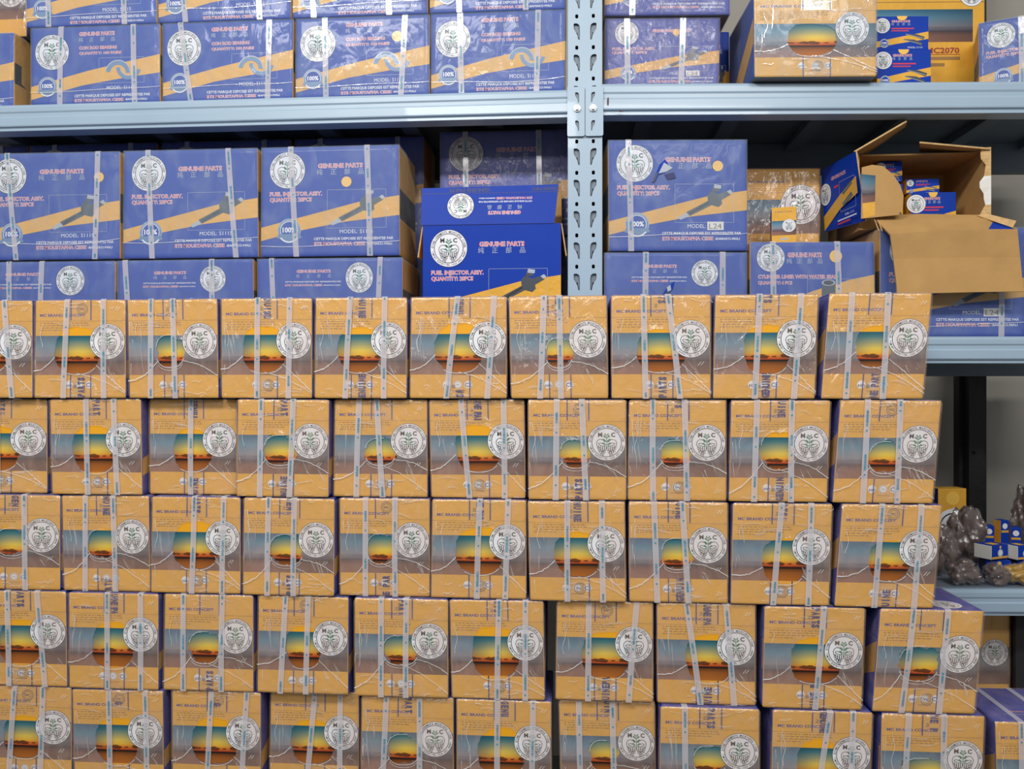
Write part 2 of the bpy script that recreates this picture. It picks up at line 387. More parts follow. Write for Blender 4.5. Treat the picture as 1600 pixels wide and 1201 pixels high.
def badge(f, a, b, r, l=4):
    f.disc(a, b, r, 'ink_silver', l, n=36); f.disc(a, b, r * .94, 'ink_slate', l + 1, n=36); f.ring(a, b, r * .78, r * .05, 'ink_white', l + 2)
    f.disc(a, b, r * .72, 'card_blue', l + 2, n=30)
    f.text('100%', a, b - r * .05, r * .42, 'ink_white', l + 3, center=True, bold=.04, w=r * 1.15)
    f.poly([(a - r * 1.1, b + r * .62), (a - r * .9, b + r * .3), (a + r * .9, b + r * .3), (a + r * 1.1, b + r * .62), (a + r * .6, b + r * .78), (a - r * .6, b + r * .78)][::-1], 'ink_slate', l + 3)
    f.ring(a, b + r * .1, r * .95, r * .12, 'ink_white', l + 4, a0=215, a1=325, n=20)
    for k in range(18):
        t = R(20 + 140 * k / 17); f.disc(a + r * .86 * math.cos(t), b - r * .86 * math.sin(t), r * .035, 'ink_white', l + 2, n=6)

def injector_art(f, W, H, x0=.48, y0=.395, x1=.905, y1=.745):
    f.frame(x0 * W, y0 * H, x1 * W, y1 * H, .0007, 'ink_silver', 2)
    def pl(pts, m, l): f.poly([((x0 + (x1 - x0) * a) * W, (y0 + (y1 - y0) * b) * H) for a, b in pts], m, l)
    pl([(.05, .86), (.09, .93), (.24, .83), (.20, .74)], 'ink_silver', 3)
    pl([(.19, .73), (.25, .83), (.62, .55), (.74, .60), (.80, .52), (.79, .42), (.95, .28), (.90, .18), (.74, .26), (.62, .18), (.55, .30), (.56, .44)], 'ink_steel', 3)
    pl([(.62, .20), (.76, .20), (.76, .08), (.66, .04)], 'ink_steel', 3)
    pl([(.66, .11), (.78, .13), (.79, .04), (.67, .01)], 'ink_silver', 4)
    pl([(.88, .20), (.93, .27), (.98, .22), (.94, .15)], 'ink_silver', 4)
    pl([(.24, .74), (.27, .78), (.58, .50), (.57, .46)], 'ink_black', 4)

def bearing_art(f, W, H, x0=.53, y0=.41, x1=.88, y1=.74):
    f.frame(x0 * W, y0 * H, x1 * W, y1 * H, .0007, 'ink_silver', 2)
    h = (y1 - y0) * H
    ca, cb = (x0 + (x1 - x0) * .42) * W, (y0 + (y1 - y0) * .62) * H
    f.ring(ca, cb, h * .52, h * .2, 'ink_slate', 3, a0=0, a1=172, n=24); f.ring(ca, cb, h * .52, h * .04, 'ink_silver', 4, a0=0, a1=172, n=24)
    ca, cb = (x0 + (x1 - x0) * .66) * W, (y0 + (y1 - y0) * .38) * H
    f.ring(ca, cb, h * .5, h * .17, 'ink_slate', 5, a0=182, a1=345, n=24); f.ring(ca, cb, h * .36, h * .03, 'ink_silver', 6, a0=182, a1=345, n=24)

FRENCH = 'CETTE MARQUE DEPOSEE EST REPRESENTEE PAR'
def blue_art(f, W, H, kind, model='S1115', dot=None, detail=True, upside=False):
    if kind == 'fuel':
        stripe(f, W, H, [(0, .73), (.35, .62), (.72, .505), (1, .455)], [(0, .855), (.3, .76), (.6, .69), (1, .635)])
        for pt in ([(0, .73), (.35, .62), (.72, .505), (1, .455)], [(0, .855), (.3, .76), (.6, .69), (1, .635)]):
            f.line([(a * W, b * H) for a, b in pt], .0006, 'ink_violet', 2)
        injector_art(f, W, H)
        logo(f, .19 * W, .21 * H, .168 * H, 4, detail); badge(f, .205 * W, .76 * H, .108 * H)
        outlined(f, 'GENUINE PARTS', .41 * W, .175 * H, .040 * H, .33 * W)
        for k, ch in enumerate('纯正部品'): f.text(ch, (.425 + .1 * k) * W, .232 * H, .042 * H, 'ink_silver', 3, center=True)
        outlined(f, 'FUEL INJECTOR ASSY.', .06 * W, .425 * H, .036 * H, .385 * W); outlined(f, 'QUANTITY: 20PCS', .06 * W, .478 * H, .036 * H, .31 * W)
        f.text('MODEL:', .57 * W, .775 * H, .036 * H, 'ink_white', 3, w=.13 * W)
        if model == 'L24':
            f.rect(.712 * W, .737 * H, .83 * W, .812 * H, 'card_white', 3); f.text('L24', .725 * W, .776 * H, .05 * H, 'ink_grey', 4, w=.09 * W)
        else: f.text(model, .715 * W, .775 * H, .036 * H, 'ink_white', 3, w=.095 * W)
        f.text(FRENCH, .385 * W, .84 * H, .024 * H, 'ink_white', 3, w=.57 * W, bold=.02)
        outlined(f, 'ETS MOUSTAPHA CISSE', .385 * W, .887 * H, .032 * H, .37 * W); f.text('-BAMAKO-MALI', .765 * W, .89 * H, .022 * H, 'ink_white', 3, w=.18 * W, bold=.02)
        if dot: f.disc(dot[0] * W, dot[1] * H, .047 * H, 'ink_yellow', 9, n=28)
    elif kind in ('rod', 'liner'):
        if kind == 'rod':
            st = ([(0, .76), (.45, .57), (.8, .45), (1, .385)], [(0, .93), (.4, .76), (.75, .67), (1, .62)])
        else:
            st = ([(.28, .64), (.5, .52), (.8, .40), (1, .345)], [(.28, .80), (.5, .72), (.8, .61), (1, .55)])
        stripe(f, W, H, *st)
        logo(f, .165 * W, (.32 if kind == 'rod' else .165) * H, (.23 if kind == 'rod' else .15) * H, 4, detail, up=-1 if upside else 1)
        g0 = .375 if kind == 'rod' else .3
        outlined(f, 'GENUINE PARTS', g0 * W, (.095 if kind == 'rod' else .135) * H, .048 * H, .28 * W)
        for k, ch in enumerate('纯正部品'): f.text(ch, (g0 + .015 + .083 * k) * W, (.17 if kind == 'rod' else .2) * H, .045 * H, 'ink_silver', 3, center=True)
        if kind == 'rod':
            badge(f, .13 * W, .76 * H, .125 * H); bearing_art(f, W, H)
            outlined(f, 'CON ROD BEARING', .375 * W, .275 * H, .040 * H, .295 * W); outlined(f, 'QUANTITY: 100 PAIRS', .375 * W, .345 * H, .034 * H, .33 * W)
            f.text('MODEL: ' + model, .59 * W, .80 * H, .048 * H, 'ink_white', 3, w=.215 * W)
            f.text(FRENCH, .34 * W, .893 * H, .034 * H, 'ink_white', 3, w=.585 * W, bold=.02)
            outlined(f, 'ETS MOUSTAPHA CISSE', .34 * W, .952 * H, .036 * H, .38 * W); f.text('-BAMAKO-MALI', .73 * W, .952 * H, .026 * H, 'ink_white', 3, w=.17 * W, bold=.02)
        else:
            outlined(f, 'CYLINDER LINER WITH WATER SEAL', .06 * W, .365 * H, .038 * H, .64 * W); outlined(f, 'QUANTITY: 4 PCS', .06 * W, .43 * H, .034 * H, .28 * W)
            f.frame(.46 * W, .39 * H, .86 * W, .78 * H, .0007, 'ink_silver', 2)
            f.rect(.575 * W, .43 * H, .685 * W, .72 * H, 'ink_steel', 3); f.ring(.63 * W, .43 * H, .055 * W, .055 * W - .001, 'ink_black', 5, n=24, ey=.45); f.ring(.63 * W, .43 * H, .055 * W, .004, 'ink_silver', 6, n=24, ey=.45)
        if dot: f.disc(dot[0] * W, dot[1] * H, .066 * H, 'ink_yellow', 9, n=28)
    elif kind == 'flap':
        for s_ in (0, 1):
            g = f if s_ == 0 else Face(f.mb, f.pt(W, H, 0), -f.U, -f.V, f.N)
            outlined(g, 'GENUINE PARTS', .27 * W, .16 * H, .036 * H, .24 * W)
            for k, ch in enumerate('纯正部品'): g.text(ch, (.28 + .073 * k) * W, .22 * H, .036 * H, 'ink_silver', 3, center=True)
            g.text(FRENCH, .19 * W, .292 * H, .017 * H, 'ink_white', 3, w=.39 * W, bold=.02)
            outlined(g, 'ETS MOUSTAPHA CISSE', .19 * W, .335 * H, .024 * H, .26 * W); g.text('-BAMAKO-MALI', .455 * W, .337 * H, .015 * H, 'ink_white', 3, w=.12 * W, bold=.02)
            logo(g, .705 * W, .245 * H, .095 * W, 4, detail)
        f.rect(0, .43 * H, W, .434 * H, 'card_navy', 2); f.rect(0, .498 * H, W, .503 * H, 'card_navy', 2)

# ------------------------------------------------------------ wrap, strap, tape
def hole_pt(hole, t, rnd=None):
    cx, cy, rx, ry = hole; c, q = math.cos(t), math.sin(t)
    k = 2 / 2.5
    x = math.copysign(abs(c) ** k, c); y = math.copysign(abs(q) ** k, q)
    return cx + rx * x, cy + ry * y
def hole_ring(hole, seed, NA=96):
    rnd = random.Random(seed); ph = [rnd.uniform(0, 6.3) for _ in range(5)]; ragged = .13 if hole[3] < .19 else .04; out = []
    for i in range(NA):
        t = 2 * math.pi * i / NA
        rr = 1 + ragged * (math.sin(3 * t + ph[0]) * .6 + math.sin(5 * t + ph[1]) * .4 + .35 * math.sin(11 * t + ph[2]) + .25 * math.sin(23 * t + ph[3]))
        out.append(hole_pt((hole[0], hole[1], hole[2] * rr, hole[3] * rr), t))
    return out
def window_mesh(W, H, D, hole, seed):
    """the vivid printed panel that shows through the torn opening"""
    mb = MB(); f = front(mb, W, H, D); pts = hole_ring(hole, seed)[::-1]
    f.poly([(u * W, v * H) for u, v in pts], 'sunset_window', 3)
    mb.uv[0] = [(u, .25 + .5 * (.765 - v) / .4) for u, v in pts]
    return mb
def wrap_mesh(W, H, D, hole, seed, m='film', creases=True, off=.0024):
    mb = MB(); rnd = random.Random(seed); NA = 96; NR = 10
    yb = -D/2 - off; e = .0012
    ph = [rnd.uniform(0, 6.3) for _ in range(5)]
    ragged = .10 if hole and hole[3] < .19 else .035
    def edge(t):
        c, q = math.cos(t), math.sin(t); s = 1 / max(abs(c) / (.5), abs(q) / (.5)); x = .5 + c * s; y = .5 + q * s
        return -W/2 - e + x * (W + 2*e), H + e * .6 - y * (H + e * .6 - .0004)
    rings = []; hp = []
    if hole:
        hp = [(-W/2 + u * W, H * (1 - v)) for u, v in hole_ring(hole, seed, NA)]
    vs = []
    for r in range(NR + 1):
        for i in range(NA):
            t = 2 * math.pi * i / NA
            if hole:
                ex, ez = hp[i]
                # ray from the hole centre to the frame
                u, v = (ex + W/2) / W, 1 - ez / H; du, dv = u - hole[0], v - hole[1]
                s = 1e9
                if abs(du) > 1e-6: s = min(s, ((1 if du > 0 else 0) - hole[0]) / du)
                if abs(dv) > 1e-6: s = min(s, ((1 if dv > 0 else 0) - hole[1]) / dv)
                gx = -W/2 - e + (hole[0] + du * s) * (W + 2*e); gz = H + e * .6 - (hole[1] + dv * s) * (H + e * .6 - .0004)
            else:
                gx, gz = edge(t); ex, ez = (gx * .02, H/2 + (gz - H/2) * .02)
            k = r / NR; x = ex + (gx - ex) * k; z = ez + (gz - ez) * k
            w = 4 * k * (1 - k)
            d = (noise.noise(Vector((x * 38 + seed * 3.1, z * 22, seed))) * .0013 + noise.noise(Vector((x * 90, z * 60 + seed, 5))) * .0005) * (.25 + w)
            y = yb - max(-.0014, d) * (1 if r < NR else 0)
            if r == 0 and hole: y = yb - .0008 - .0012 * max(0, math.sin(2 * t + ph[1]))
            vs.append((x, y, z))
    if not hole: vs.append((0, yb, H/2))
    fs = [(r*NA + i, (r+1)*NA + i, (r+1)*NA + (i+1) % NA, r*NA + (i+1) % NA) for r in range(NR) for i in range(NA)]
    if not hole: fs += [(i, (i+1) % NA, len(vs) - 1) for i in range(NA)]
    base = NR * NA; n0 = len(vs)
    for y in (-D/2 + .002, 0.0, D/2):
        vs += [(vs[base + i][0], y, vs[base + i][2]) for i in range(NA)]
    for k in range(3):
        a = base if k == 0 else n0 + (k - 1) * NA; b = n0 + k * NA
        fs += [(a + i, b + i, b + (i+1) % NA, a + (i+1) % NA) for i in range(NA)]
    mb.add(vs, fs, m, smooth=True)
    f = Face(mb, (-W/2, -D/2 - off - .0012, H), (1, 0, 0), (0, 0, -1), (0, -1, 0))
    def ribbon(pts, t0, t1=None, mm='film_edge_glint', lay=0):
        if mm == 'film_edge_glint': t0 *= 1.2
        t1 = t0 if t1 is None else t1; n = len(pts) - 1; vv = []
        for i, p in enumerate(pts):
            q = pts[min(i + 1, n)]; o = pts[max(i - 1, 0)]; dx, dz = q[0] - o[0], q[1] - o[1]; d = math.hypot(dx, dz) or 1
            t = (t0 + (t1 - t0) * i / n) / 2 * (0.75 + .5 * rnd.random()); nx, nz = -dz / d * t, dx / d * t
            if mm == 'film_glare': sh = math.sin(math.pi * min(1, max(0, i / n))) ; nx *= sh; nz *= sh
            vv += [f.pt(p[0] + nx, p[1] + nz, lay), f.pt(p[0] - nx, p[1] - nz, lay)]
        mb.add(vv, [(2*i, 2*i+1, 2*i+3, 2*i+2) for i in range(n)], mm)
    if hole and creases:
        small = hole[3] < .19
        def arc(p, q, sag, n=14, wob=.004):
            o = []
            for i in range(n + 1):
                k = i / n; w = math.sin(math.pi * k)
                o.append((W * (p[0] + (q[0] - p[0]) * k), H * (p[1] + (q[1] - p[1]) * k + sag * w) + rnd.uniform(-wob, wob) * .35 * w))
            return o
        l0 = hole_pt(hole, R(168 if not small else 145)); r0 = hole_pt(hole, R(35))
        yl = rnd.uniform(.69, .74) if not small else rnd.uniform(.82, .92)
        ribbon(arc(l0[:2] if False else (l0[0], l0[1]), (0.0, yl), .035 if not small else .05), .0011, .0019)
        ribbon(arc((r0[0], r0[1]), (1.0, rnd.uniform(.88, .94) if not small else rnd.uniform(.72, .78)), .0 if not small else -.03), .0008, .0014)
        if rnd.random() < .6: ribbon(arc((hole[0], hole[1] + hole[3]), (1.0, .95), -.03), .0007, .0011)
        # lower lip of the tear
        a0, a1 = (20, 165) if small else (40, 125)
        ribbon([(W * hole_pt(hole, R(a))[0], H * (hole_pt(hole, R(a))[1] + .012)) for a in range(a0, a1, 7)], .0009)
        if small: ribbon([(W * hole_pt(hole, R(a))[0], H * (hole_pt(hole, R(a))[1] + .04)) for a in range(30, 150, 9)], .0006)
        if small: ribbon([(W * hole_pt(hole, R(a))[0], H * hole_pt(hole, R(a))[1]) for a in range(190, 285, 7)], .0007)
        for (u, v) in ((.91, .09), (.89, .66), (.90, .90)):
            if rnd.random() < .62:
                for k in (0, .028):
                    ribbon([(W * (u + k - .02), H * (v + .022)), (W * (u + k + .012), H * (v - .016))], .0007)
        for k in range(9):      # broad faint ribbons, glare streaks painted onto the wrap
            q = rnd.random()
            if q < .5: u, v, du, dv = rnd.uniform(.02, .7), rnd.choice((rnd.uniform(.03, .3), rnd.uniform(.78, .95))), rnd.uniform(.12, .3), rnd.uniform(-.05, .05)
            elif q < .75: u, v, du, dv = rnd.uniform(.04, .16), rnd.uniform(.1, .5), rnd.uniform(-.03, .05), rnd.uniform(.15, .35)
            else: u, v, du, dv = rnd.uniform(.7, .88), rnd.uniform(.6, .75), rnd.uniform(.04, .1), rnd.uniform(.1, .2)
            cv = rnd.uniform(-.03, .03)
            ribbon([(W * min(.995, u + du * j / 8 + cv * .4 * math.sin(math.pi * j / 8)), H * min(.995, v + dv * j / 8 + cv * math.sin(math.pi * j / 8))) for j in range(9)], rnd.uniform(.0015, .0042), None, 'film_glare', -1)
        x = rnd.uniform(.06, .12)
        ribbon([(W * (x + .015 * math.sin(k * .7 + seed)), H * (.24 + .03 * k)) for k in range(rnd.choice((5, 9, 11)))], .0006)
        for k in range(16):     # thin white ribbons paint in wrinkle highlights along edges and corners
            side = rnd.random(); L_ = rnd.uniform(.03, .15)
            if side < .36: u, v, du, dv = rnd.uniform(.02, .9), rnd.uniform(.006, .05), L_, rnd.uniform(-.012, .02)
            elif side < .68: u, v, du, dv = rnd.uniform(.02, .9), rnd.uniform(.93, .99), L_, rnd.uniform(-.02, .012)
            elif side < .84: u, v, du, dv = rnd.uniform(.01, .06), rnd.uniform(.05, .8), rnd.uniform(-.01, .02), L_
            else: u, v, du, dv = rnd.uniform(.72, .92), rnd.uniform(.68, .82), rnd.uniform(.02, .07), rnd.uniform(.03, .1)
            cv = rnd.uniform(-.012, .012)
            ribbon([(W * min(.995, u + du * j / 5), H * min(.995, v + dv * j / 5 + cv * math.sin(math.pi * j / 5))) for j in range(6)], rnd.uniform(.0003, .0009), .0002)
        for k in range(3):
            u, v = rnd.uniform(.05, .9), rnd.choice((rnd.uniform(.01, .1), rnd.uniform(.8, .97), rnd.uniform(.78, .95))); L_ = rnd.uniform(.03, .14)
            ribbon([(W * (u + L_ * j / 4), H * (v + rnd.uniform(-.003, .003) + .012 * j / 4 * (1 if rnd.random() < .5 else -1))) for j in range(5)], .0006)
    elif m != 'film':
        y0 = rnd.uniform(.82, .9) if creases else 2
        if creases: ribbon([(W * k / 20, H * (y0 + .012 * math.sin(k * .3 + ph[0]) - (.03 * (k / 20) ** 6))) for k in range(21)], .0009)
    return mb

def strap_mesh(W, H, D, u0, u1, seed, wd=.0125, off=.0042):
    """band round the box over front, top, back and bottom; blue printing on it"""
    mb = MB(); rnd = random.Random(seed * 13 + 5)
    x1 = -W/2 + u0 * W; x0 = -W/2 + u1 * W; c = .0018; h = wd / 2
    ring = [(x0, -D/2 - off, -.0004), (x1 * .5 + x0 * .5 + rnd.uniform(-.001, .001), -D/2 - off - .0004, H/2), (x1, -D/2 - off, H - .002),
            (x1, -D/2 - .001, H + c), (x1, D/2 - .002, H + c), (x1, D/2 + .002, H - .002), (x0, D/2 + .002, 0), (x0, D/2 - .002, -.0004), (x0, -D/2, -.0004)]
    vs = []
    for (x, y, z) in ring: vs += [(x - h, y, z), (x + h, y, z)]
    n = len(ring); mb.add(vs, [(2*i, 2*i+1, 2*((i+1) % n)+1, 2*((i+1) % n)) for i in range(n)], 'strap_band')
    f = Face(mb, (0, -D/2 - off - .0006, H), (1, 0, 0), (0, 0, -1), (0, -1, 0))
    z = rnd.uniform(-.06, .03)
    while z < H:
        for k in range(rnd.choice((11, 16))):
            b0 = z + k * .0021
            if 0 < b0 < H - .004:
                x = x1 + (x0 - x1) * b0 / H; s = rnd.uniform(.5, 1)
                f.poly([(x - h * .34, b0 + .0017 * s), (x + h * .38, b0 + .0017 * s), (x + h * .38, b0), (x - h * .34 * s, b0)], 'ink_cyan', 1)
        b0 = z + .043
        if 0 < b0 < H - .006:
            x = x1 + (x0 - x1) * b0 / H; f.disc(x, b0, h * .32, 'ink_cyan', 1, n=8)
        z += rnd.uniform(.085, .115)
    return mb

def tape_mesh(W, H, D, top, bot, which, off=.0006):
    """clear packing tape with printed lettering over the top and bottom edge"""
    mb = MB(); f = Face(mb, (-W/2, -D/2 - off, H), (1, 0, 0), (0, 0, -1), (0, -1, 0))
    a0, a1 = .395 * W, .625 * W
    for (b0, b1, s) in (((0, .205 * H, top), (.765 * H, H, bot))[which],):
        f.rect(a0 - .003, b0, a1 + .003, b1, 'clear_tape', 0)
        f.rect(a0, b0, a0 + .0022, b1, 'ink_navy', 1); f.rect(a1 - .0022, b0, a1, b1, 'ink_navy', 1)
        am = a0 + .52 * (a1 - a0); k = 0
        if s.startswith('@'):
            r = .0125; cb = b0 + (b1 - b0) * .45; f.ring(am + .002, cb, r, .0012, 'ink_grey', 1, n=24); f.ring(am + .002, cb, r * .7, .0008, 'ink_grey', 1, n=20)
            f.text('MC', am + .002, cb, .006, 'ink_navy', 2, center=True); s = s[1:]; k = 2.6 if s else 0
        n = len(s)
        for i, ch in enumerate(s):
            if ch == ' ': continue
            pitch = min(.0090, (b1 - b0) / max(n, 1))
            if b0 == 0: b = b0 + .005 + (i + k) * pitch; rot = R(-90)
            else: b = b1 - .006 - i * pitch; rot = R(90)
            if b0 < b < b1: f.text(ch, am, b, .0150, 'ink_navy', 2, w=.0072 if ch != 'I' else .0030, bold=.06, rot=rot, center=True)
        if s:
            f.text('正' if b0 == 0 else '部', am - .013, (b0 + b1) / 2, .006, 'ink_grey', 2, center=True)
    return mb

def make_warp(W, H, D, seed, shear=0.0, amp=.0022):
    rnd = random.Random(seed); c = {(i, j, k): (rnd.uniform(-amp, amp), 0, rnd.uniform(-amp * .7, 0) if k else 0) for i in (0, 1) for j in (0, 1) for k in (0, 1)}
    def w(p):
        x, y, z = p; a = min(1, max(0, x / W + .5)); b = min(1, max(0, y / D + .5)); g = min(1, max(0, z / H)); dx = dz = 0
        for (i, j, k), (ox, oy, oz) in c.items():
            q = (a if i else 1 - a) * (b if j else 1 - b) * (g if k else 1 - g); dx += ox * q; dz += oz * q
        return (x + dx + shear * (z - H/2) , y, z + dz)
    return w
SECTIONS = True

# ------------------------------------------------------------ the rack and the room
ZL = P(890, 143).z; ZR = P(943, 134).z            # tops of the upper beams
ZM = P(1530, 526, 0.0, math.tan(R(3.5)), P(940, 500).x).z   # middle shelf
ZB = P(1520, 918, 0.0, math.tan(R(3.5)), P(940, 500).x).z   # lower shelf
XU = P(914, 400).x; UW = .0815                     # centre and width of the upright
SL = math.tan(R(3.5)); XH = XU + .04               # the right bay recedes slightly
DEP = .52
def struct(name, mb):
    o = mb.build(name); o['kind'] = 'structure'; return o

m = MB(); m.box((-4, -6, -.05), (4.5, 1.2, 0), 'floor_concrete'); struct('floor', m)
m = MB(); m.box((-4, .86, 0), (4.5, 1.0, 3.5), 'wall_plaster'); struct('wall_back', m)

rack = thing('storage_rack', 'pale blue steel storage rack with slotted upright and shelf beams', 'storage rack', (XU, 0, 0))
def rel(o):   # child built in world coordinates
    o.matrix_parent_inverse = Matrix.Translation((-XU, 0, 0)); return o
def plate(name, outline, holes, thick, m, y, parent):
    c = bpy.data.curves.new('p', 'CURVE'); c.dimensions = '2D'; c.fill_mode = 'BOTH'; c.extrude = thick / 2
    for ring in [outline] + holes:
        s = c.splines.new('POLY'); s.points.add(len(ring) - 1); s.use_cyclic_u = True
        for q, (a, b) in zip(s.points, ring): q.co = (a, b, 0, 1)
    o = bpy.data.objects.new('p', c); COL.objects.link(o)
    me = bpy.data.meshes.new_from_object(o.evaluated_get(bpy.context.evaluated_depsgraph_get())); bpy.data.objects.remove(o); bpy.data.curves.remove(c)
    me.transform(Matrix.Rotation(R(90), 4, 'X')); me.transform(Matrix.Translation((0, y, 0)))
    me.materials.clear(); me.materials.append(MATS[m])
    for p in me.polygons: p.material_index = 0
    o = link(name, me, parent); return rel(o)
def rr(cx, cz, w, h, r, n=4):
    o = []
    for (sx, sz, a) in ((1, 1, 0), (-1, 1, 90), (-1, -1, 180), (1, -1, 270)):
        for i in range(n + 1):
            t = R(a + 90 * i / n); o.append((cx + sx * (w/2 - r) + r * math.cos(t), cz + sz * (h/2 - r) + r * math.sin(t)))
    return o
def tear(cx, cz, sgn, k=1.0):
    """keyhole slot: wide rounded head outside, narrow tail sloping inwards"""
    w = .0078 * k; h = .041 * k; pts = [(-w, .43*h), (-.75*w, .5*h), (.15*w, .49*h), (.75*w, .40*h), (w, .22*h), (w, -.5*h), (.5*w, -.5*h), (.2*w, -.22*h), (-.5*w, .02*h), (-.92*w, .16*h)]
    return [(cx - sgn * a, cz + b) for a, b in pts]
PIT = .0772
zs0 = P(914, 220, -.02).z     # first small hole below the connector
holes = []; backs = MB(); 
k0 = -14
for k in range(-14, 8):
    z = zs0 + k * PIT
    for sgn in (-1, 1):
        cx = XU + sgn * UW * .25
        holes.append(rr(cx, z, .0075, .0100, .0028)); holes.append(tear(cx, z - .0375, sgn))
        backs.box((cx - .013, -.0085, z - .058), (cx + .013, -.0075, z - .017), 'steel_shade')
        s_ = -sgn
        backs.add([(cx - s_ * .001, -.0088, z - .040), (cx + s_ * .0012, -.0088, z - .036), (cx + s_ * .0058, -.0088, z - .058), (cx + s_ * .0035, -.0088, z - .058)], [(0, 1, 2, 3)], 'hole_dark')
zlo = zs0 - 14.6 * PIT; zhi = zs0 + 8 * PIT
up = plate('upright', [(XU - UW/2, zlo), (XU + UW/2, zlo), (XU + UW/2, zhi), (XU - UW/2, zhi)], holes, .003, 'steel_blue', -.0145, rack)
m = MB()
for sgn in (-1, 1): m.box((XU + sgn * UW/2 - .0016, -.0145, 0), (XU + sgn * UW/2 + .0016, .055, zhi), 'steel_blue')
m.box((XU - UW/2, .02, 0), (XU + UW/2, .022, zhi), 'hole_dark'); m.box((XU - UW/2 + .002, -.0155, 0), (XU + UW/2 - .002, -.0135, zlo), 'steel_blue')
rel(m.build('upright_channel', rack)); rel(backs.build('upright_slot_tabs', rack))
# connectors of the two upper beams
for sgn, ztop, nm in ((-1, ZL, 'beam_bracket'), (1, ZR, 'beam_bracket')):
    xa, xb = (XU - .0435, XU - .0008) if sgn < 0 else (XU + .0008, XU + .0445)
    zt = P(914, 136, -.02).z; zb = P(914, 213, -.02).z
    hs = [tear(XU + sgn * .0195, zt - .026, sgn, .62), tear(XU + sgn * .0195, zb + .026, sgn, .62)]
    plate(nm, [(xa, zb + .003), (xa + .003, zb), (xb - .003, zb), (xb, zb + .003), (xb, zt), (xa, zt)], hs, .003, 'steel_blue', -.0215, rack)
    m = MB(); 
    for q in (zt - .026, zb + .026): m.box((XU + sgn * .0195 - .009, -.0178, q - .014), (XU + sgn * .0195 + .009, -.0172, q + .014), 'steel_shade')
    rel(m.build('bracket_inset', rack))
    m = MB(); zc = P(914, 170, -.02).z; x = XU + sgn * .0195
    m.cyl((x, -.022, zc), (x, -.027, zc), .0085, 'bolt_metal', 18); m.cyl((x, -.027, zc), (x, -.0335, zc), .0062, 'bolt_metal', 6); m.cyl((x, -.0335, zc), (x, -.0345, zc), .004, 'bolt_metal', 10)
    rel(m.build('bolt', rack))

def beam_mesh(x0, x1, ztop, h, y0=0.0, slope=0.0, xh=0.0, m_='steel_blue'):
    """box beam with a stepped, softly rounded face"""
    prof = [(.004, 0), (-.012, 0), (-.0165, -.003), (-.018, -.008), (-.018, -h*.28), (-.0155, -h*.34), (-.0155, -h*.46), (-.018, -h*.52), (-.018, -h*.80), (-.017, -h*.84),
            (-.012, -h*.87), (-.011, -h*.9), (-.011, -h*.985), (-.007, -h), (.035, -h), (.035, -.002), (.004, -.002)]
    mb = MB(); vs = []
    for x in (x0, x1): vs += [(x, y0 + slope * (x - xh) + a, ztop + b) for a, b in prof]
    n = len(prof); mb.add(vs, [(i, n + i, n + (i+1) % n, (i+1) % n) for i in range(n)] + [tuple(range(n)), tuple(reversed(range(n, 2*n)))], m_)
    return mb
HB = .073
XL = -1.75; XE = 1.45
rel(beam_mesh(XL, XU - .0405, ZL, .068, -.0).build('beam', rack)).data.name = 'beam_left'
rel(beam_mesh(XU + .042, XE, ZR, .077, 0, SL, XH).build('beam', rack))
rel(beam_mesh(XL, XU - .0405, ZM, .066).build('beam', rack))
rel(beam_mesh(XU + .0415, XE, ZM, .066, 0, SL, XH).build('beam', rack))
rel(beam_mesh(XU + .0415, XE, ZB, .066, 0, SL, XH).build('beam', rack))
# rust chips on the right beam beside the connector
m = MB(); f = Face(m, (0, -.0186, 0), (1, 0, 0), (0, 0, -1), (0, -1, 0))
zr = P(949, 158, -.02)
f.poly([(zr.x, -zr.z + .009), (zr.x + .003, -zr.z + .010), (zr.x + .0035, -zr.z - .001), (zr.x + .003, -zr.z - .010), (zr.x + .0005, -zr.z - .009), (zr.x - .0005, -zr.z)], 'rust', 2)
q = P(970, 174, -.02); f.poly([(q.x - .004, -q.z + .001), (q.x + .009, -q.z + .001), (q.x + .002, -q.z - .001), (q.x - .003, -q.z - .003)], 'rust', 2)
rel(m.build('rust_chips', rack))
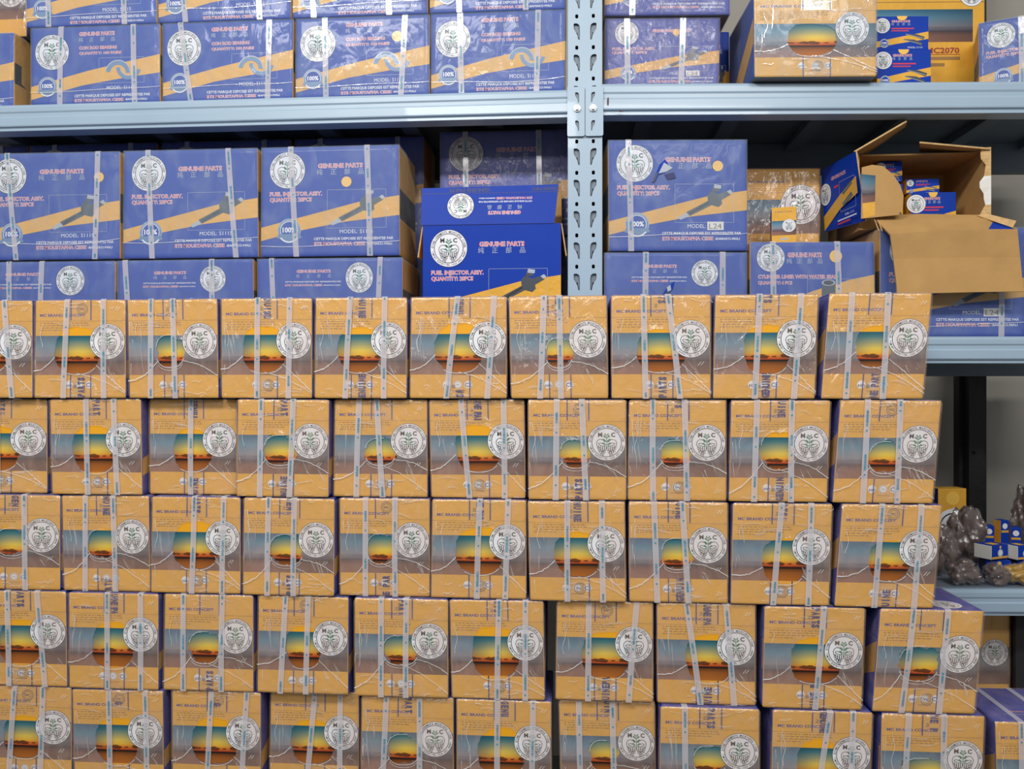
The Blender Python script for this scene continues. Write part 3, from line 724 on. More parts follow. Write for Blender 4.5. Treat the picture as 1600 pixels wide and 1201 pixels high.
# decks, ribs, rear beams
def deck(x0, x1, z, slope, xh, name='shelf_deck'):
    mb = MB()
    def q(x, y, zz): return (x, y + slope * (x - xh), zz)
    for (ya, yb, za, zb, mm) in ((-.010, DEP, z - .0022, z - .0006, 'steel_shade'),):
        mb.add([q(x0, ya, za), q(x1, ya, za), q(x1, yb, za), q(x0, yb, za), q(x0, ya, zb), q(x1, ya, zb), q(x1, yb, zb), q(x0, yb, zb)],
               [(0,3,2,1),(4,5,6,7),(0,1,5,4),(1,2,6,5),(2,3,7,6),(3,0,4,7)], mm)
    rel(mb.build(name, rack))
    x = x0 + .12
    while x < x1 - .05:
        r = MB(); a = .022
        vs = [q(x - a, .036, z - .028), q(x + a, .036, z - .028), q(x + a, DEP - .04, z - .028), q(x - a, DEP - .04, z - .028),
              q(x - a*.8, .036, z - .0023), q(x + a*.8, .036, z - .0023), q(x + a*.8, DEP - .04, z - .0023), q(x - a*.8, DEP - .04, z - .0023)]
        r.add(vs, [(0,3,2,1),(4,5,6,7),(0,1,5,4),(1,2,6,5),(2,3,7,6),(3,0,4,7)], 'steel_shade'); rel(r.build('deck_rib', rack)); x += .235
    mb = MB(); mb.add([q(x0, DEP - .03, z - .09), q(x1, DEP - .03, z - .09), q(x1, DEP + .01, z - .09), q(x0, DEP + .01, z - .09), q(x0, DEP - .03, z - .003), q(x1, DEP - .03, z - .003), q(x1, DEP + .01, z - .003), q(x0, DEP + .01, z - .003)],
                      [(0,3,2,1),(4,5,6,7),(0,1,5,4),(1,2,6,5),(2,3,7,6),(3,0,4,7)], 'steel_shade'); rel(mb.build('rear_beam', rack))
deck(XL, XU - .042, ZL, 0, 0); deck(XU + .042, XE, ZR, SL, XH); deck(XL, XU - .042, ZM, 0, 0); deck(XU + .042, XE, ZM, SL, XH); deck(XU + .042, XE, ZB, SL, XH)
m = MB(); pr = P(1516, 700, DEP + .17)
m.box((pr.x - .022, DEP + .13, 0), (pr.x + .022, DEP + .17, 3.0), 'post_black'); m.box((pr.x - .034, DEP + .17, 0), (pr.x + .05, DEP + .21, 3.0), 'post_black')  # wider rear box paints in the shadow beside the post
f = Face(m, (pr.x, DEP + .13, 0), (1, 0, 0), (0, 0, 1), (0, -1, 0))
f.disc(-.008, P(1508, 707, DEP + .13).z, .006, 'hole_dark', 2, n=12)
rel(m.build('rear_post', rack))

# ------------------------------------------------------------ yellow cartons of the front stack
W0, H0, D0 = .205, .2165, .200
YS = -.272
PITCH = .2186
def yellow_body(seed, shear, W=W0, H=H0, D=D0, detail=True):
    mb = MB(); body_box(mb, W, H, D, ['card_yellow', 'card_blue', 'card_yellow', 'card_blue', 'card_blue', 'card_grey'])
    art_end(mb, front(mb, W, H, D), W, H, detail)
    g = leftf(mb, W, H, D); stripe(g, D, H, [(.02, .78), (.5, .55), (.98, .32)], [(.02, .98), (.5, .80), (.98, .62)]); g.line([(0.02*D, .325*H), (.98*D, .315*H)], .0007, 'ink_silver', 2)
    g = rightf(mb, W, H, D); stripe(g, D, H, [(.015, .62), (.5, .5), (.98, .38)], [(.015, .80), (.5, .7), (.98, .6)])
    g = topf(mb, W, H, D); g.rect(.0, .49 * D, W, .495 * D, 'card_navy', 2); logo(g, .72 * W, .78 * D, .16 * D, 3, False); outlined(g, 'GENUINE PARTS', .25 * W, .72 * D, .03 * D, .28 * W)
    g.text(FRENCH, .18 * W, .8 * D, .016 * D, 'ink_white', 3, w=.42 * W)
    return mb.data('carton_print', make_warp(W, H, D, seed, shear))
SHEARS = [0.0, 0.004, -.008, 0.012, 0.02, 0.066]
BODIES = [yellow_body(20 + i, s) for i, s in enumerate(SHEARS)]
# per carton: left px, right px, push back, strap1 (u top, u bottom), strap2, hole (cx, cy, rx, ry), tape top, tape bottom, variant
Bh = (.485, .51, .25, .235); Bt = (.49, .53, .245, .22)
ROWS = [
 [(-95, 50, 0, (.33, .36), (.71, .79), (.5, .52, .25, .22), '', 'TS', 0),
  (54, 196.5, 0, (.365, .33), (.765, .77), (.475, .515, .245, .235), '@', 'PARTS', 1),
  (198, 341, 0, (.275, .25), (.515, .525), (.475, .52, .155, .16), 'GA', 'NE', 2),
  (342, 487, 0, (.41, .40), (.76, .745), (.48, .51, .24, .23), 'NUINE', '@', 0),
  (488, 637, 0, (.385, .34), (.76, .755), (.49, .515, .235, .225), 'MUINE', 'ENUINE', 3),
  (638.5, 792, .004, (.49, .38), (.87, .80), (.505, .50, .245, .24), 'GENU', 'S@', 1),
  (796, 950, 0, (.36, .30), (.515, .515), (.505, .55, .135, .14), 'NE PA', '', 2),
  (951.5, 1110, 0, (.325, .345), (.57, .69), (.50, .535, .245, .205), 'TS', 'PARTS', 0),
  (1114, 1277, .002, (.43, .41), (.83, .79), (.52, .525, .23, .235), 'TS', 'GENUINE', 4),
  (1288, 1450, 0, (.22, .24), (.57, .60), (.48, .50, .18, .195), '', 'NE PART', 5)],
 [(-73, 74, .018, (.30, .34), (.48, .49), (.47, .52, .25, .24), 'RTS', '@', 1),
  (78.7, 222, .006, (.41, .41), (.71, .735), (.49, .52, .24, .25), 'PART', '@', 2),
  (225, 370, .026, (.485, .48), None, (.50, .53, .22, .22), 'GENUI', 'UINE', 0),
  (368.5, 515, 0, (.265, .26), (.615, .58), (.475, .515, .175, .15), 'PART', 'NUINE', 3),
  (520, 668, .016, (.27, .25), (.46, .53), (.50, .53, .16, .135), '', '@', 1),
  (671, 821, .016, (.34, .41), (.785, .78), (.51, .49, .24, .235), 'INE PAI', '@', 2),
  (823.5, 978, 0, (.295, .28), (.55, .59), (.485, .53, .155, .14), '@', 'PARTS', 0),
  (980, 1135, .006, (.245, .26), (.57, .60), (.485, .53, .155, .13), 'TS', '@', 1),
  (1137, 1296, .004, (.26, .255), (.61, .63), (.49, .49, .18, .185), 'UINE', 'GENUIN', 4),
  (1301, 1465, 0, (.27, .30), (.59, .64), (.49, .55, .165, .15), '@', '', 5)],
 [(-50, 93.4, .006, (.28, .26), (.62, .63), (.48, .49, .17, .14), 'GEN', '', 0),
  (95, 234.4, .008, (.285, .26), (.60, .61), (.46, .50, .16, .15), 'NUINE', 'RTS', 2),
  (236, 376, .004, (.49, .465), (.82, .80), (.505, .50, .255, .245), 'ARTS', '@', 1),
  (376, 523.6, 0, (.28, .275), (.565, .56), (.48, .525, .18, .155), 'GEN', 'PARTS', 3),
  (527, 671, .012, (.295, .29), (.62, .62), (.465, .51, .155, .15), '@', 'E PAR', 0),
  (672, 822.5, .008, (.51, .485), (.81, .78), (.51, .515, .25, .235), 'NE PAR', '@', 1),
  (824.7, 978, 0, (.41, .39), (.765, .76), (.505, .525, .235, .225), 'NUINE', '@', 2),
  (981, 1136.6, .006, (.255, .285), (.54, .60), (.485, .51, .155, .15), 'UINE', 'GENUIN', 0),
  (1141.7, 1299, .004, (.49, .43), (.785, .785), (.53, .565, .22, .225), 'RTS', '@', 4),
  (1303, 1465.5, 0, (.40, .40), (.79, .80), (.52, .54, .21, .195), '@', 'UINE', 5)],
 [(-41, 104.7, .004, (.38, .38), (.70, .77), (.51, .54, .23, .24), 'ARTS', '@', 2),
  (105.3, 247, 0, (.44, .44), (.81, .81), (.50, .54, .23, .24), 'UINE PA', '', 0),
  (256, 396, .004, (.22, .23), (.66, .65), (.46, .54, .17, .16), '', 'PARTS', 1),
  (401, 545.5, .006, (.31, .26), (.56, .54), (.515, .515, .195, .215), '@', '', 3),
  (552.5, 699.7, .002, (.29, .285), (.56, .55), (.495, .515, .185, .145), 'PART', 'IN', 0),
  (701, 851, .006, (.53, .49), (.81, .79), (.48, .525, .25, .265), 'RTS', '@', 2),
  (868.6, 1020.6, .014, (.335, .335), (.83, .75), (.51, .535, .24, .235), '@', 'UINEPA', 1),
  (1025, 1180, .012, (.30, .44), (.70, .78), (.53, .54, .235, .24), 'UINE PA', 'UINE', 0),
  (1191, 1350, .004, (.59, .53), None, (.525, .52, .255, .22), 'PARTS', 'UINE P', 4),
  (1368, 1531, 0, (.32, .28), (.65, .645), (.41, .515, .19, .165), '', '@', 5)],
 [(-32, 112, .008, (.39, .335), (.70, .67), (.495, .525, .225, .225), '@', '', 1),
  (113.7, 256, .002, (.415, .41), (.815, .82), (.495, .53, .235, .245), '@G', 'NU', 2),
  (267.5, 407, .010, (.455, .40), (.85, .79), (.485, .51, .255, .24), '@G', 'S', 0),
  (420, 562, .030, (.51, .42), (.795, .795), (.49, .52, .25, .23), '', '', 3),
  (563.7, 709, .012, (.275, .24), (.635, .64), (.46, .53, .17, .15), 'PART', '', 1),
  (711, 861, .008, (.435, .43), (.81, .79), (.475, .52, .245, .24), 'GENU', '', 0),
  (874, 1025, .026, (.21, .21), (.56, .56), (.455, .55, .145, .15), 'UIN', '', 2),
  (1026, 1187, 0, (.245, .27), None, (.50, .51, .16, .14), 'PARTS', '', 1),
  (1204, 1362, .002, (.57, .45), (.80, .795), (.475, .515, .225, .235), 'GENUINE', '', 4),
  (1374, 1537, 0, (.26, .22), (.60, .61), (.41, .57, .21, .15), 'NE P', '', 4),
  (1556, 1716, .01, (.25, .24), (.6, .6), (.5, .5, .2, .2), '', '', 2)]]
ztops = [CZ + .905 * .2199 - .0005]
RT = [CZ + .0 - .12 * .2186 - k * PITCH for k in range(4)]
row_name = ['top row', 'second row from the top', 'third row from the top', 'fourth row from the top', 'bottom row, cut by the photo edge']
ordn = ['first', 'second', 'third', 'fourth', 'fifth', 'sixth', 'seventh', 'eighth', 'ninth', 'tenth', 'eleventh']
_ids = 0
for r, row in enumerate(ROWS):
    for c, (pa, pb, push, s1, s2, hole, tt, tb, var) in enumerate(row):
        Y = YS + push; mid = 605 - [(.4), (-.61), (-1.6), (-2.6), (-3.6)][r] * 157
        a, b = P(pa, mid, Y), P(pb, mid, Y)
        if c: a.x = max(a.x, prev + (.0115 if c == len(row) - 1 and r < 4 else .0048))
        prev = b.x
        W = (b.x - a.x) - .0015
        if r == 0: zb = RT[0] + (.0023); ht = (ztops[0] - RT[0] - .0023) / H0
        else: zb = RT[r - 1] - H0; ht = 1.0
        dz = 0
        if r == 4 and c >= 7: zb -= .004 * 0
        if r == 4 and c == 10: zb -= .014
        if r == 4 and c == 9: zb -= 0
        rn = ('top row', 'second row from top', 'third row from top', 'fourth row from top', 'bottom row')[r]
        size = 'small torn wrap hole' if hole[3] < .19 else 'wide torn wrap hole'; one = 'single-strapped ' if s2 is None else ''
        if c == 0: lab = 'yellow sunset carton cut by left photo edge in %s' % rn
        elif c == len(row) - 1: lab = '%syellow sunset carton at right end of %s' % (one, rn) + ('' if r == 4 else ', ' + size)
        else: lab = '%syellow sunset carton, %s, %s from left in %s' % (one, size, ordn[c], rn)
        t = thing('yellow_carton', lab, 'carton', ((a.x + b.x) / 2, Y + D0/2, zb), 0, 'yellow cartons stacked in front')
        t.scale = (W / W0, 1, ht)
        link('box_body', BODIES[var], t)
        wp = make_warp(W0, H0, D0, 20 + var, SHEARS[var]); _ids += 1
        window_mesh(W0, H0, D0, hole, _ids).build('sunset_window', t, wp)
        wrap_mesh(W0, H0, D0, hole, _ids).build('plastic_wrap', t, wp)
        for k, s in enumerate((s1, s2)):
            if s: strap_mesh(W0, H0, D0, s[0], s[1], _ids * 3 + k).build('strap', t, wp)
        for k in (0, 1): tape_mesh(W0, H0, D0, tt, tb, k).build('printed_tape', t, wp)

# ------------------------------------------------------------ blue cartons on the rack
def blue_body(W, H, D, kind, model='S1115', dot=None, detail=True, upside=False, seed=1, side_end=True):
    mb = MB(); body_box(mb, W, H, D, ['card_blue', 'card_yellow', 'card_blue', 'card_yellow', 'card_blue', 'card_grey'])
    blue_art(front(mb, W, H, D), W, min(H, .29), kind, model, dot, detail, upside)
    for g in (leftf(mb, W, H, D), rightf(mb, W, H, D)):
        g.rect(.003, .39 * H, D - .003, .66 * H, 'card_black', 1)
    return mb.data('carton_print', make_warp(W, H, D, seed, amp=.0018))
_meshes = {}
def blue_box(lab, kind, pa, pb, ptop, zb, Y, D=.2, slope=0.0, straps=((.25, .30), (.78, .80)), model='S1115', dot=None, detail=True, upside=False, H=None, rz=0.0, filmm='film_blue', group=None, creases=True, name='blue_carton', seed=None):
    global _ids; _ids += 1
    xh = XH
    a = P(pa, 400, Y, slope, xh); b = P(pb, 400, Y, slope, xh); c = (a + b) / 2
    W = math.hypot(b.x - a.x, b.y - a.y) - .0015
    if H is None: H = P((pa + pb) / 2, ptop, Y, slope, xh).z - zb
    H -= .001
    ang = math.atan(slope) + rz
    ctr = Vector((c.x, c.y, zb + .0003)) + Vector((-math.sin(ang), math.cos(ang), 0)) * (D / 2)
    t = thing(name, lab, 'carton', ctr, ang, group)
    sd = _ids if seed is None else seed
    # one print per kind and rough size; copies reuse it with a light scale
    key = (kind, model, dot, detail, upside, round(H, 2), round(D, 2), _ids % 2)
    if key not in _meshes: _meshes[key] = (blue_body(W, H, D, kind, model, dot, detail, upside, 90 + len(_meshes)), W, H, 90 + len(_meshes))
    me, Wm, Hm, ws = _meshes[key]
    t.scale = (W / Wm, 1, H / Hm)
    link('box_body', me, t)
    wp = make_warp(Wm, Hm, D, ws, amp=.0018)
    if filmm: wrap_mesh(Wm, Hm, D, None, 300 + sd, filmm, creases, off=.0018).build('plastic_wrap', t, wp)
    for k, s in enumerate(straps): strap_mesh(Wm, Hm, D, s[0], s[1], 400 + sd * 2 + k, off=.0030, wd=.0145).build('strap', t, wp)
    return t
Z0 = ZL + .0006
YF = -.004
g1 = 'con rod bearing cartons on the upper shelf'
zt = P(360, 37, YF).z
rowA = [(-172, 22, 'blue con rod bearing carton cut by the left edge, lower layer of upper shelf', None), (49, 250, 'blue con rod bearing carton on upper shelf, first full one of lower layer', None),
        (255, 458, 'blue con rod bearing carton on upper shelf, second full one of lower layer', None), (462, 671, 'blue con rod bearing carton with yellow dot on upper shelf', (.76, .26)),
        (674, 883, 'blue con rod bearing carton on upper shelf next to the upright, lower layer', None)]
HC = P(357, 33, YF).z - Z0
stA = [((.4, .45), (.8, .8)), ((.24, .23), (.80, .81)), ((.14, .22), (.82, .81)), ((.22, .23), (.82, .79)), ((.22, .23), (.80, .79))]
for (pa, pb, lab, dot), st in zip(rowA, stA):
    blue_box(lab, 'rod', pa, pb, 0, Z0, YF + (.02 if pa < 0 else 0), straps=st, dot=dot, H=HC, group=g1)
rowB = [(-170, 36, 'blue con rod bearing carton at the top left corner of the photo, upper layer'), (41, 245, 'blue con rod bearing carton cut by top edge, first full of upper layer'),
        (248, 455, 'blue con rod bearing carton cut by top edge, second full of upper layer'), (458, 668, 'blue con rod bearing carton cut by top edge, third full of upper layer'),
        (672, 884, 'blue con rod bearing carton cut by top edge beside the upright')]
stB = [((.4, .45), (.8, .8)), ((.17, .18), (.74, .76)), ((.16, .21), (.74, .77)), ((.12, .16), (.70, .72)), ((.20, .22), (.7, .71))]
for i, ((pa, pb, lab), st) in enumerate(zip(rowB, stB)):
    if i == 0: continue
    blue_box(lab, 'rod', pa, pb, 0, Z0 + HC + .0025, YF + .004, straps=st, H=HC, group=g1)
# darker yellow carton ends behind, at the far left of the upper shelf
def end_box(lab, pa, pb, ptop, zb, Y, D=.25, slope=0.0, filmm='film', hole=None, H=None, rz=0.0, straps=(), group=None, tape=None, lx=.80, lg=.183, name='yellow_carton', shear=0, creases=True):
    global _ids; _ids += 1
    a = P(pa, 400, Y, slope, XH); b = P(pb, 400, Y, slope, XH); c = (a + b) / 2; W = math.hypot(b.x - a.x, b.y - a.y) - .002
    if H is None: H = P((pa + pb) / 2, ptop, Y, slope, XH).z - zb
    ang = math.atan(slope) + rz; ctr = Vector((c.x, c.y, zb + .0003)) + Vector((-math.sin(ang), math.cos(ang), 0)) * (D / 2)
    t = thing(name, lab, 'carton', ctr, ang, group)
    mb = MB(); body_box(mb, W, H, D, ['card_yellow', 'card_blue', 'card_yellow', 'card_blue', 'card_blue', 'card_grey'])
    art_end(mb, front(mb, W, H, D), W, H, True, lg, lx)
    g = leftf(mb, W, H, D); stripe(g, D, H, [(.02, .98), (.5, .60), (.98, .28)], [(.02, 1.0), (.5, .94), (.98, .58)])
    wp = make_warp(W, H, D, 500 + _ids, shear); mb.build('box_body', t, wp)
    if hole: window_mesh(W, H, D, hole, 600 + _ids).build('sunset_window', t, wp)
    if filmm: wrap_mesh(W, H, D, hole, 600 + _ids, filmm, creases).build('plastic_wrap', t, wp)
    for k, s in enumerate(straps): strap_mesh(W, H, D, s[0], s[1], 700 + _ids + k).build('strap', t, wp)
    for k in ((0, 1) if tape else ()): tape_mesh(W, H, D, *tape, k).build('printed_tape', t, wp)
    return t
end_box('yellow sunset carton end in shade at the top left corner', -80, 42, 0, Z0 + HC + .0025, .05, H=HC, group=None)

# middle shelf, left bay
zM = ZM + .0008
HN = P(300, 404.5, YF).z - zM
g2 = 'flap-side fuel injector cartons under the upright ones'
nl = [(-55, 181, 'blue carton lying flap-side out at left edge, lower layer of middle shelf', ((.3, .3), (.52, .50))), (184, 396, 'blue carton lying flap-side out on middle shelf, beneath the second upright carton', ((.06, .09), (.70, .705))),
      (402, 630, 'blue carton lying flap-side out on middle shelf, beside the open blue carton', ((.10, .12), (.85, .83)))]
for i, (pa, pb, lab, st) in enumerate(nl):
    blue_box(lab, 'flap', pa, pb, 0, zM, YF, D=.205, straps=st, H=HN - .001, group=g2, creases=False)
zF = zM + HN + .0025
HF = P(515, 228, YF).z - zF
fl = [(-25, 188, 'blue fuel injector carton with yellow dot, cut by the left edge', ((.175, .24), (.845, .82)), (.85, .235)), (192.5, 403.5, 'blue fuel injector carton without dot on middle shelf', ((.185, .22), (.785, .84)), None),
      (408, 625, 'blue fuel injector carton with yellow dot, right end of its row', ((.215, .26), (.77, .79)), (.62, .325))]
for pa, pb, lab, st, dot in fl:
    blue_box(lab, 'fuel', pa, pb, 0, zF, YF, D=.205, straps=st, dot=dot, H=HF, group='fuel injector cartons on the middle shelf')
# second rank in the dark behind them
for i, (pa, pb, pt, lab) in enumerate([(-160, 44, 217, 'dark blue wrapped carton at left edge in shade behind the front rank'), (47, 245, 214, 'dark blue wrapped carton in shade behind the first fuel injector carton'),
                                    (252, 455, 210, 'dark blue wrapped carton in shade behind the second fuel injector carton'), (461, 662, 207, 'dark blue wrapped carton in shade behind the third fuel injector carton')]):
    Yb = .222; zz = P((pa + pb) / 2, pt, Yb).z
    blue_box(lab, 'fuel', pa, pb, 0, zM, Yb, D=.19, straps=((.2, .2), (.8, .8)), H=min(zz, ZL - .0335) - zM, filmm='film_heavy', group='shaded cartons at the back of the middle shelf', detail=False)
Yb = .16; zz = P(790, 203, Yb).z
low = blue_box('plain lower carton hidden mostly behind the open blue carton', 'flap', 688, 903, 0, zM, Yb, D=.2, straps=(), H=zz - zM - .29, filmm='film_heavy', creases=False)
blue_box('heavily wrapped blue fuel injector carton behind the open blue carton', 'fuel', 688, 903, 0, zM + zz - zM - .29 + .002, Yb, D=.2, straps=((.185, .19), (.72, .73)), H=.286, filmm='film_heavy', creases=False)

# ------------------------------------------------------------ open blue carton with its flap folded up
def open_blue():
    t = thing('open_blue_carton', 'open unwrapped bright blue fuel injector carton with flap raised', 'carton', (0, 0, 0))
    Yo = -.012; a = P(661, 460, Yo); b = P(876, 460, Yo); tl = P(657, 352, Yo); W = b.x - a.x + .001; H = tl.z - zM; D = .10
    t.location = ((a.x + b.x) / 2, Yo + D / 2, zM + .0003)
    mb = MB(); th = .004
    mb.box((-W/2, -D/2, 0), (W/2, -D/2 + th, H), 'card_blue')
    blue_art(Face(mb, (-W/2, -D/2, H), (1, 0, 0), (0, 0, -1), (0, -1, 0)), W, H, 'fuel')
    mb.box((-W/2, D/2 - th, 0), (W/2, D/2, H), 'kraft'); mb.box((-W/2, -D/2 + th, 0), (-W/2 + th, D/2 - th, H), 'card_yellow'); mb.box((W/2 - th, -D/2 + th, 0), (W/2, D/2 - th, H), 'card_yellow')
    mb.box((-W/2 + th, -D/2 + th, 0), (W/2 - th, D/2 - th, th), 'kraft')
    mb.build('box_body', t)
    # raised front flap, leaning back a little
    hf = P(657, 291, Yo).z - tl.z; tilt = .018; m1 = MB()
    lo = Vector((-W/2 - .004, -D/2 - .002, H)); lw = W - .012; U = Vector((1, 0, 0)); V = Vector((0, tilt, hf)).normalized(); n = Vector((0, -V.z, V.y))
    top = [lo + Vector((-.002, 0, 0)) + V * hf, lo + U * (W - .002) + V * (hf + .004)]
    m1.slab([lo, lo + U * lw, top[1], top[0]], .0035, 'card_blue', 'kraft', 'kraft')
    f = Face(m1, lo, -U, V, n); f = Face(m1, lo + U * (W), -U, V, n)
    # lettering is upside down on the raised flap: right runs left, down runs up
    Hn = 2 * hf
    outlined(f, 'GENUINE PARTS', .275 * W, .15 * Hn, .045 * Hn, .24 * W)
    for k, ch in enumerate('纯正部品'): f.text(ch, (.285 + .073 * k) * W, .225 * Hn, .045 * Hn, 'ink_silver', 3, center=True)
    f.text(FRENCH, .195 * W, .30 * Hn, .021 * Hn, 'ink_white', 3, w=.39 * W, bold=.02)
    outlined(f, 'ETS MOUSTAPHA CISSE', .195 * W, .345 * Hn, .028 * Hn, .26 * W); f.text('-BAMAKO-MALI', .46 * W, .347 * Hn, .018 * Hn, 'ink_white', 3, w=.12 * W, bold=.02)
    logo(f, .715 * W, .25 * Hn, .098 * W, 4, True)
    f.rect(0, .418 * Hn, W, .425 * Hn, 'card_navy', 2)
    f.text('GENUINE PARTS', .50 * W, .46 * Hn, .05 * Hn, 'card_navy', 3, w=.30 * W, bold=.04); f.text('GENUINE PARTS', .0 * W, .462 * Hn, .045 * Hn, 'card_navy', 3, w=.2 * W, bold=.04)
    m1.build('front_flap', t)
    m2 = MB(); m2.slab([Vector((-W/2 + .012, D/2, H)), Vector((W/2 + .001, D/2, H)), Vector((W/2 - .001, D/2 + .03, H + hf + .026)), Vector((-W/2 + .014, D/2 + .03, H + hf + .018))], .0035, 'kraft', 'card_blue', 'kraft_raw'); m2.build('back_flap', t)
    for sg in (-1, 1):
        m3 = MB(); x = sg * W/2
        m3.slab([Vector((x, -D/2 + .006, H)), Vector((x, D/2 - .006, H)), Vector((x + sg * .010, D/2 - .01, H - .075)), Vector((x + sg * .012, -D/2 + .006, H - .08))][::sg], .003, 'card_yellow', 'kraft', 'kraft_raw'); m3.build('side_flap', t)
open_blue()

# ------------------------------------------------------------ right bay, middle shelf
YR = .0
HN2 = P(1055, 393.5, YR, SL, XH).z - zM
blue_box('blue carton lying flap-side out right of the upright, torn print in its middle', 'flap', 944, 1167, 0, zM, YR, D=.27, slope=SL, straps=((.29, .29), (.83, .83)), H=HN2, creases=False, group=None)
zF2 = zM + HN2 + .0025
b24 = blue_box('blue fuel injector carton stickered L24, torn print, right of the upright', 'fuel', 950, 1168, 218, zF2, YR + .002, D=.2, slope=SL, straps=((.145, .16),), model='L24', dot=(.79, .235), group=None)
def torn(par, W, H, D, u, v, s, kind, bld=0):
    """a rip in the printed paper: a glossy blue curl, a white core"""
    mb = MB(); f = Face(mb, (-W/2, -D/2 - .0032, H), (1, 0, 0), (0, 0, -1), (0, -1, 0)); x, y = u * W, v * H
    def pl(pts, m, l): f.poly([(x + a * s, y + b * s) for a, b in pts], m, l)
    if kind == 0:
        pl([(-.2, 1.2), (.5, -.4), (1.0, -.9), (1.4, -.3), (1.1, .3), (.4, .5), (.1, 1.1)], 'card_blue', 1)
        pl([(.4, .4), (.9, -.6), (1.7, -.1), (1.1, .25)], 'ink_silver', 3); pl([(-.2, 1.2), (.2, .3), (.35, .4), (.0, 1.2)], 'ink_steel', 4)
        pl([(.9, .5), (1.8, .3), (2.0, .8), (1.2, 1.0)], 'card_navy', 2)
    else:
        pl([(-.9, 1.6), (.3, -.2), (1.0, -.7), (.8, 0.1), (-.4, 1.5)], 'card_blue', 2); pl([(-.7, 1.5), (.3, .2), (.5, .4), (-.5, 1.6)], 'ink_steel', 3); pl([(.1, .0), (.5, -.3), (.6, .3), (.2, .5)], 'ink_silver', 4)
    return mb.build('torn_print', par)
torn(b24, .345, .285, .2, .33, .29, .027, 0)
yb_ = [o for o in bpy.data.objects if o.get('label', '').startswith('blue carton lying flap-side out right')][0]
torn(yb_, .345, .21, .27, .43, .42, .022, 1)
HL = P(1268, 377, YR, SL, XH).z - zM
blue_box('blue cylinder liner carton with yellow dot on middle shelf', 'liner', 1171, 1367, 0, zM, YR + .002, D=.22, slope=SL, straps=((.18, .19), (.70, .72)), dot=(.69, .15), H=HL, creases=False)
end_box('brown-shaded yellow carton end behind the small yellow box', 1164, 1281, 0, zM + HL + .002, .20, D=.2, slope=SL, H=P(1225, 263, .2, SL, XH).z - zM - HL - .002, lx=.74, lg=.235, creases=False)
blue_box('blue carton supporting the shaded yellow one behind the cylinder liner carton', 'flap', 1164, 1300, 0, zM, .26, D=.2, slope=SL, straps=(), H=HL, filmm=None, creases=False, detail=False)

def small_box(lab, pa, pb, pt, pbm, Y, D, kind, name='small_parts_box', cat='small box', slope=SL, rz=0.0, group=None, zb=None, tilt=0.0, moon=False):
    a = P(pa, (pt + pbm) / 2, Y, slope, XH); b = P(pb, (pt + pbm) / 2, Y, slope, XH); W = math.hypot(b.x - a.x, b.y - a.y) - .001
    z1 = P((pa + pb) / 2, pt, Y, slope, XH).z; z0 = P((pa + pb) / 2, pbm, Y, slope, XH).z if zb is None else zb; H = z1 - z0 - .0006
    ang = math.atan(slope) + rz; c = (a + b) / 2; ctr = Vector((c.x, c.y, z0)) + Vector((-math.sin(ang), math.cos(ang), 0)) * (D/2)
    mb = MB()
    if kind == 'end':
        body_box(mb, W, H, D, ['card_yellow', 'card_blue', 'card_yellow', 'card_blue', 'card_yellow', 'card_yellow'], .0012); f = front(mb, W, H, D)
        f.text('MC BRAND CONCEPT', .12 * W, .13 * H, .03 * H, 'ink_violet', 2, w=.7 * W); sunset_panel(mb, f, .001, .38 * H, W - .001, .78 * H)
        logo(f, .7 * W, .52 * H, .18 * H, 3, False); f.text('MC2026', .45 * W, .89 * H, .05 * H, 'ink_maroon', 2, center=True) if False else f.rect(.35 * W, .86 * H, .68 * W, .91 * H, 'ink_silver', 2)
        g = leftf(mb, W, H, D); stripe(g, D, H, [(.02, .9), (.98, .42)], [(.02, 1.0), (.98, .75)])
    else:
        body_box(mb, W, H, D, ['card_blue', 'card_yellow', 'card_blue', 'card_yellow', 'card_blue', 'card_blue'], .0012); f = front(mb, W, H, D)
        stripe(f, W, H, [(0, .76), (.5, .6), (1, .46)], [(0, .93), (.4, .82), (1, .68)])
        logo(f, .115 * W, .28 * H, .23 * H, 3, False); outlined(f, 'GENUINE PARTS', .29 * W, .15 * H, .06 * H, .36 * W, fine=False)
        for k, ch in enumerate('纯正部品'): f.text(ch, (.31 + .105 * k) * W, .235 * H, .06 * H, 'ink_silver', 3, center=True)
        outlined(f, 'PLUNGER', .29 * W, .37 * H, .05 * H, .42 * W) if False else f.rect(.29 * W, .35 * H, .72 * W, .385 * H, 'ink_red', 3)
        f.rect(.29 * W, .42 * H, .62 * W, .45 * H, 'ink_red', 3)
        badge(f, .15 * W, .80 * H, .13 * H, 3)
        for (x0, y0, x1, y1) in ((.56, .52, .9, .66), (.52, .68, .86, .84)):
            f.poly([(x0 * W, y0 * H), (x0 * W, (y0 + .03) * H), (.5 * (x0 + x1) * W, (y0 + .09) * H), (x1 * W, (y1 + .04) * H), ((x1 + .03) * W, (y1 - .04) * H), (.6 * x1 * W + .4 * x0 * W, (y0 + .02) * H)][::1], 'ink_steel', 4)
            f.line([(x0 * W, (y0 + .02) * H), (x1 * W, y1 * H)], .0012, 'ink_silver', 5)
        f.text('MODEL: S1115', .6 * W, .93 * H, .05 * H, 'ink_white', 3, w=.28 * W)
        if moon: f.poly([(.49 * W + .10 * W * math.cos(R(a_)), .0 * H + .13 * H * math.sin(R(a_))) for a_ in range(0, 181, 15)][::-1], 'ink_yellow', 9)
    t = thing(name, lab, cat, ctr, ang, group, mb.data(name)); return t
small_box('small yellow and blue box standing on the cylinder liner carton', 1206, 1244, 323, 376, YR + .04, .075, 'end', rz=R(-14), zb=zM + HL + .003)

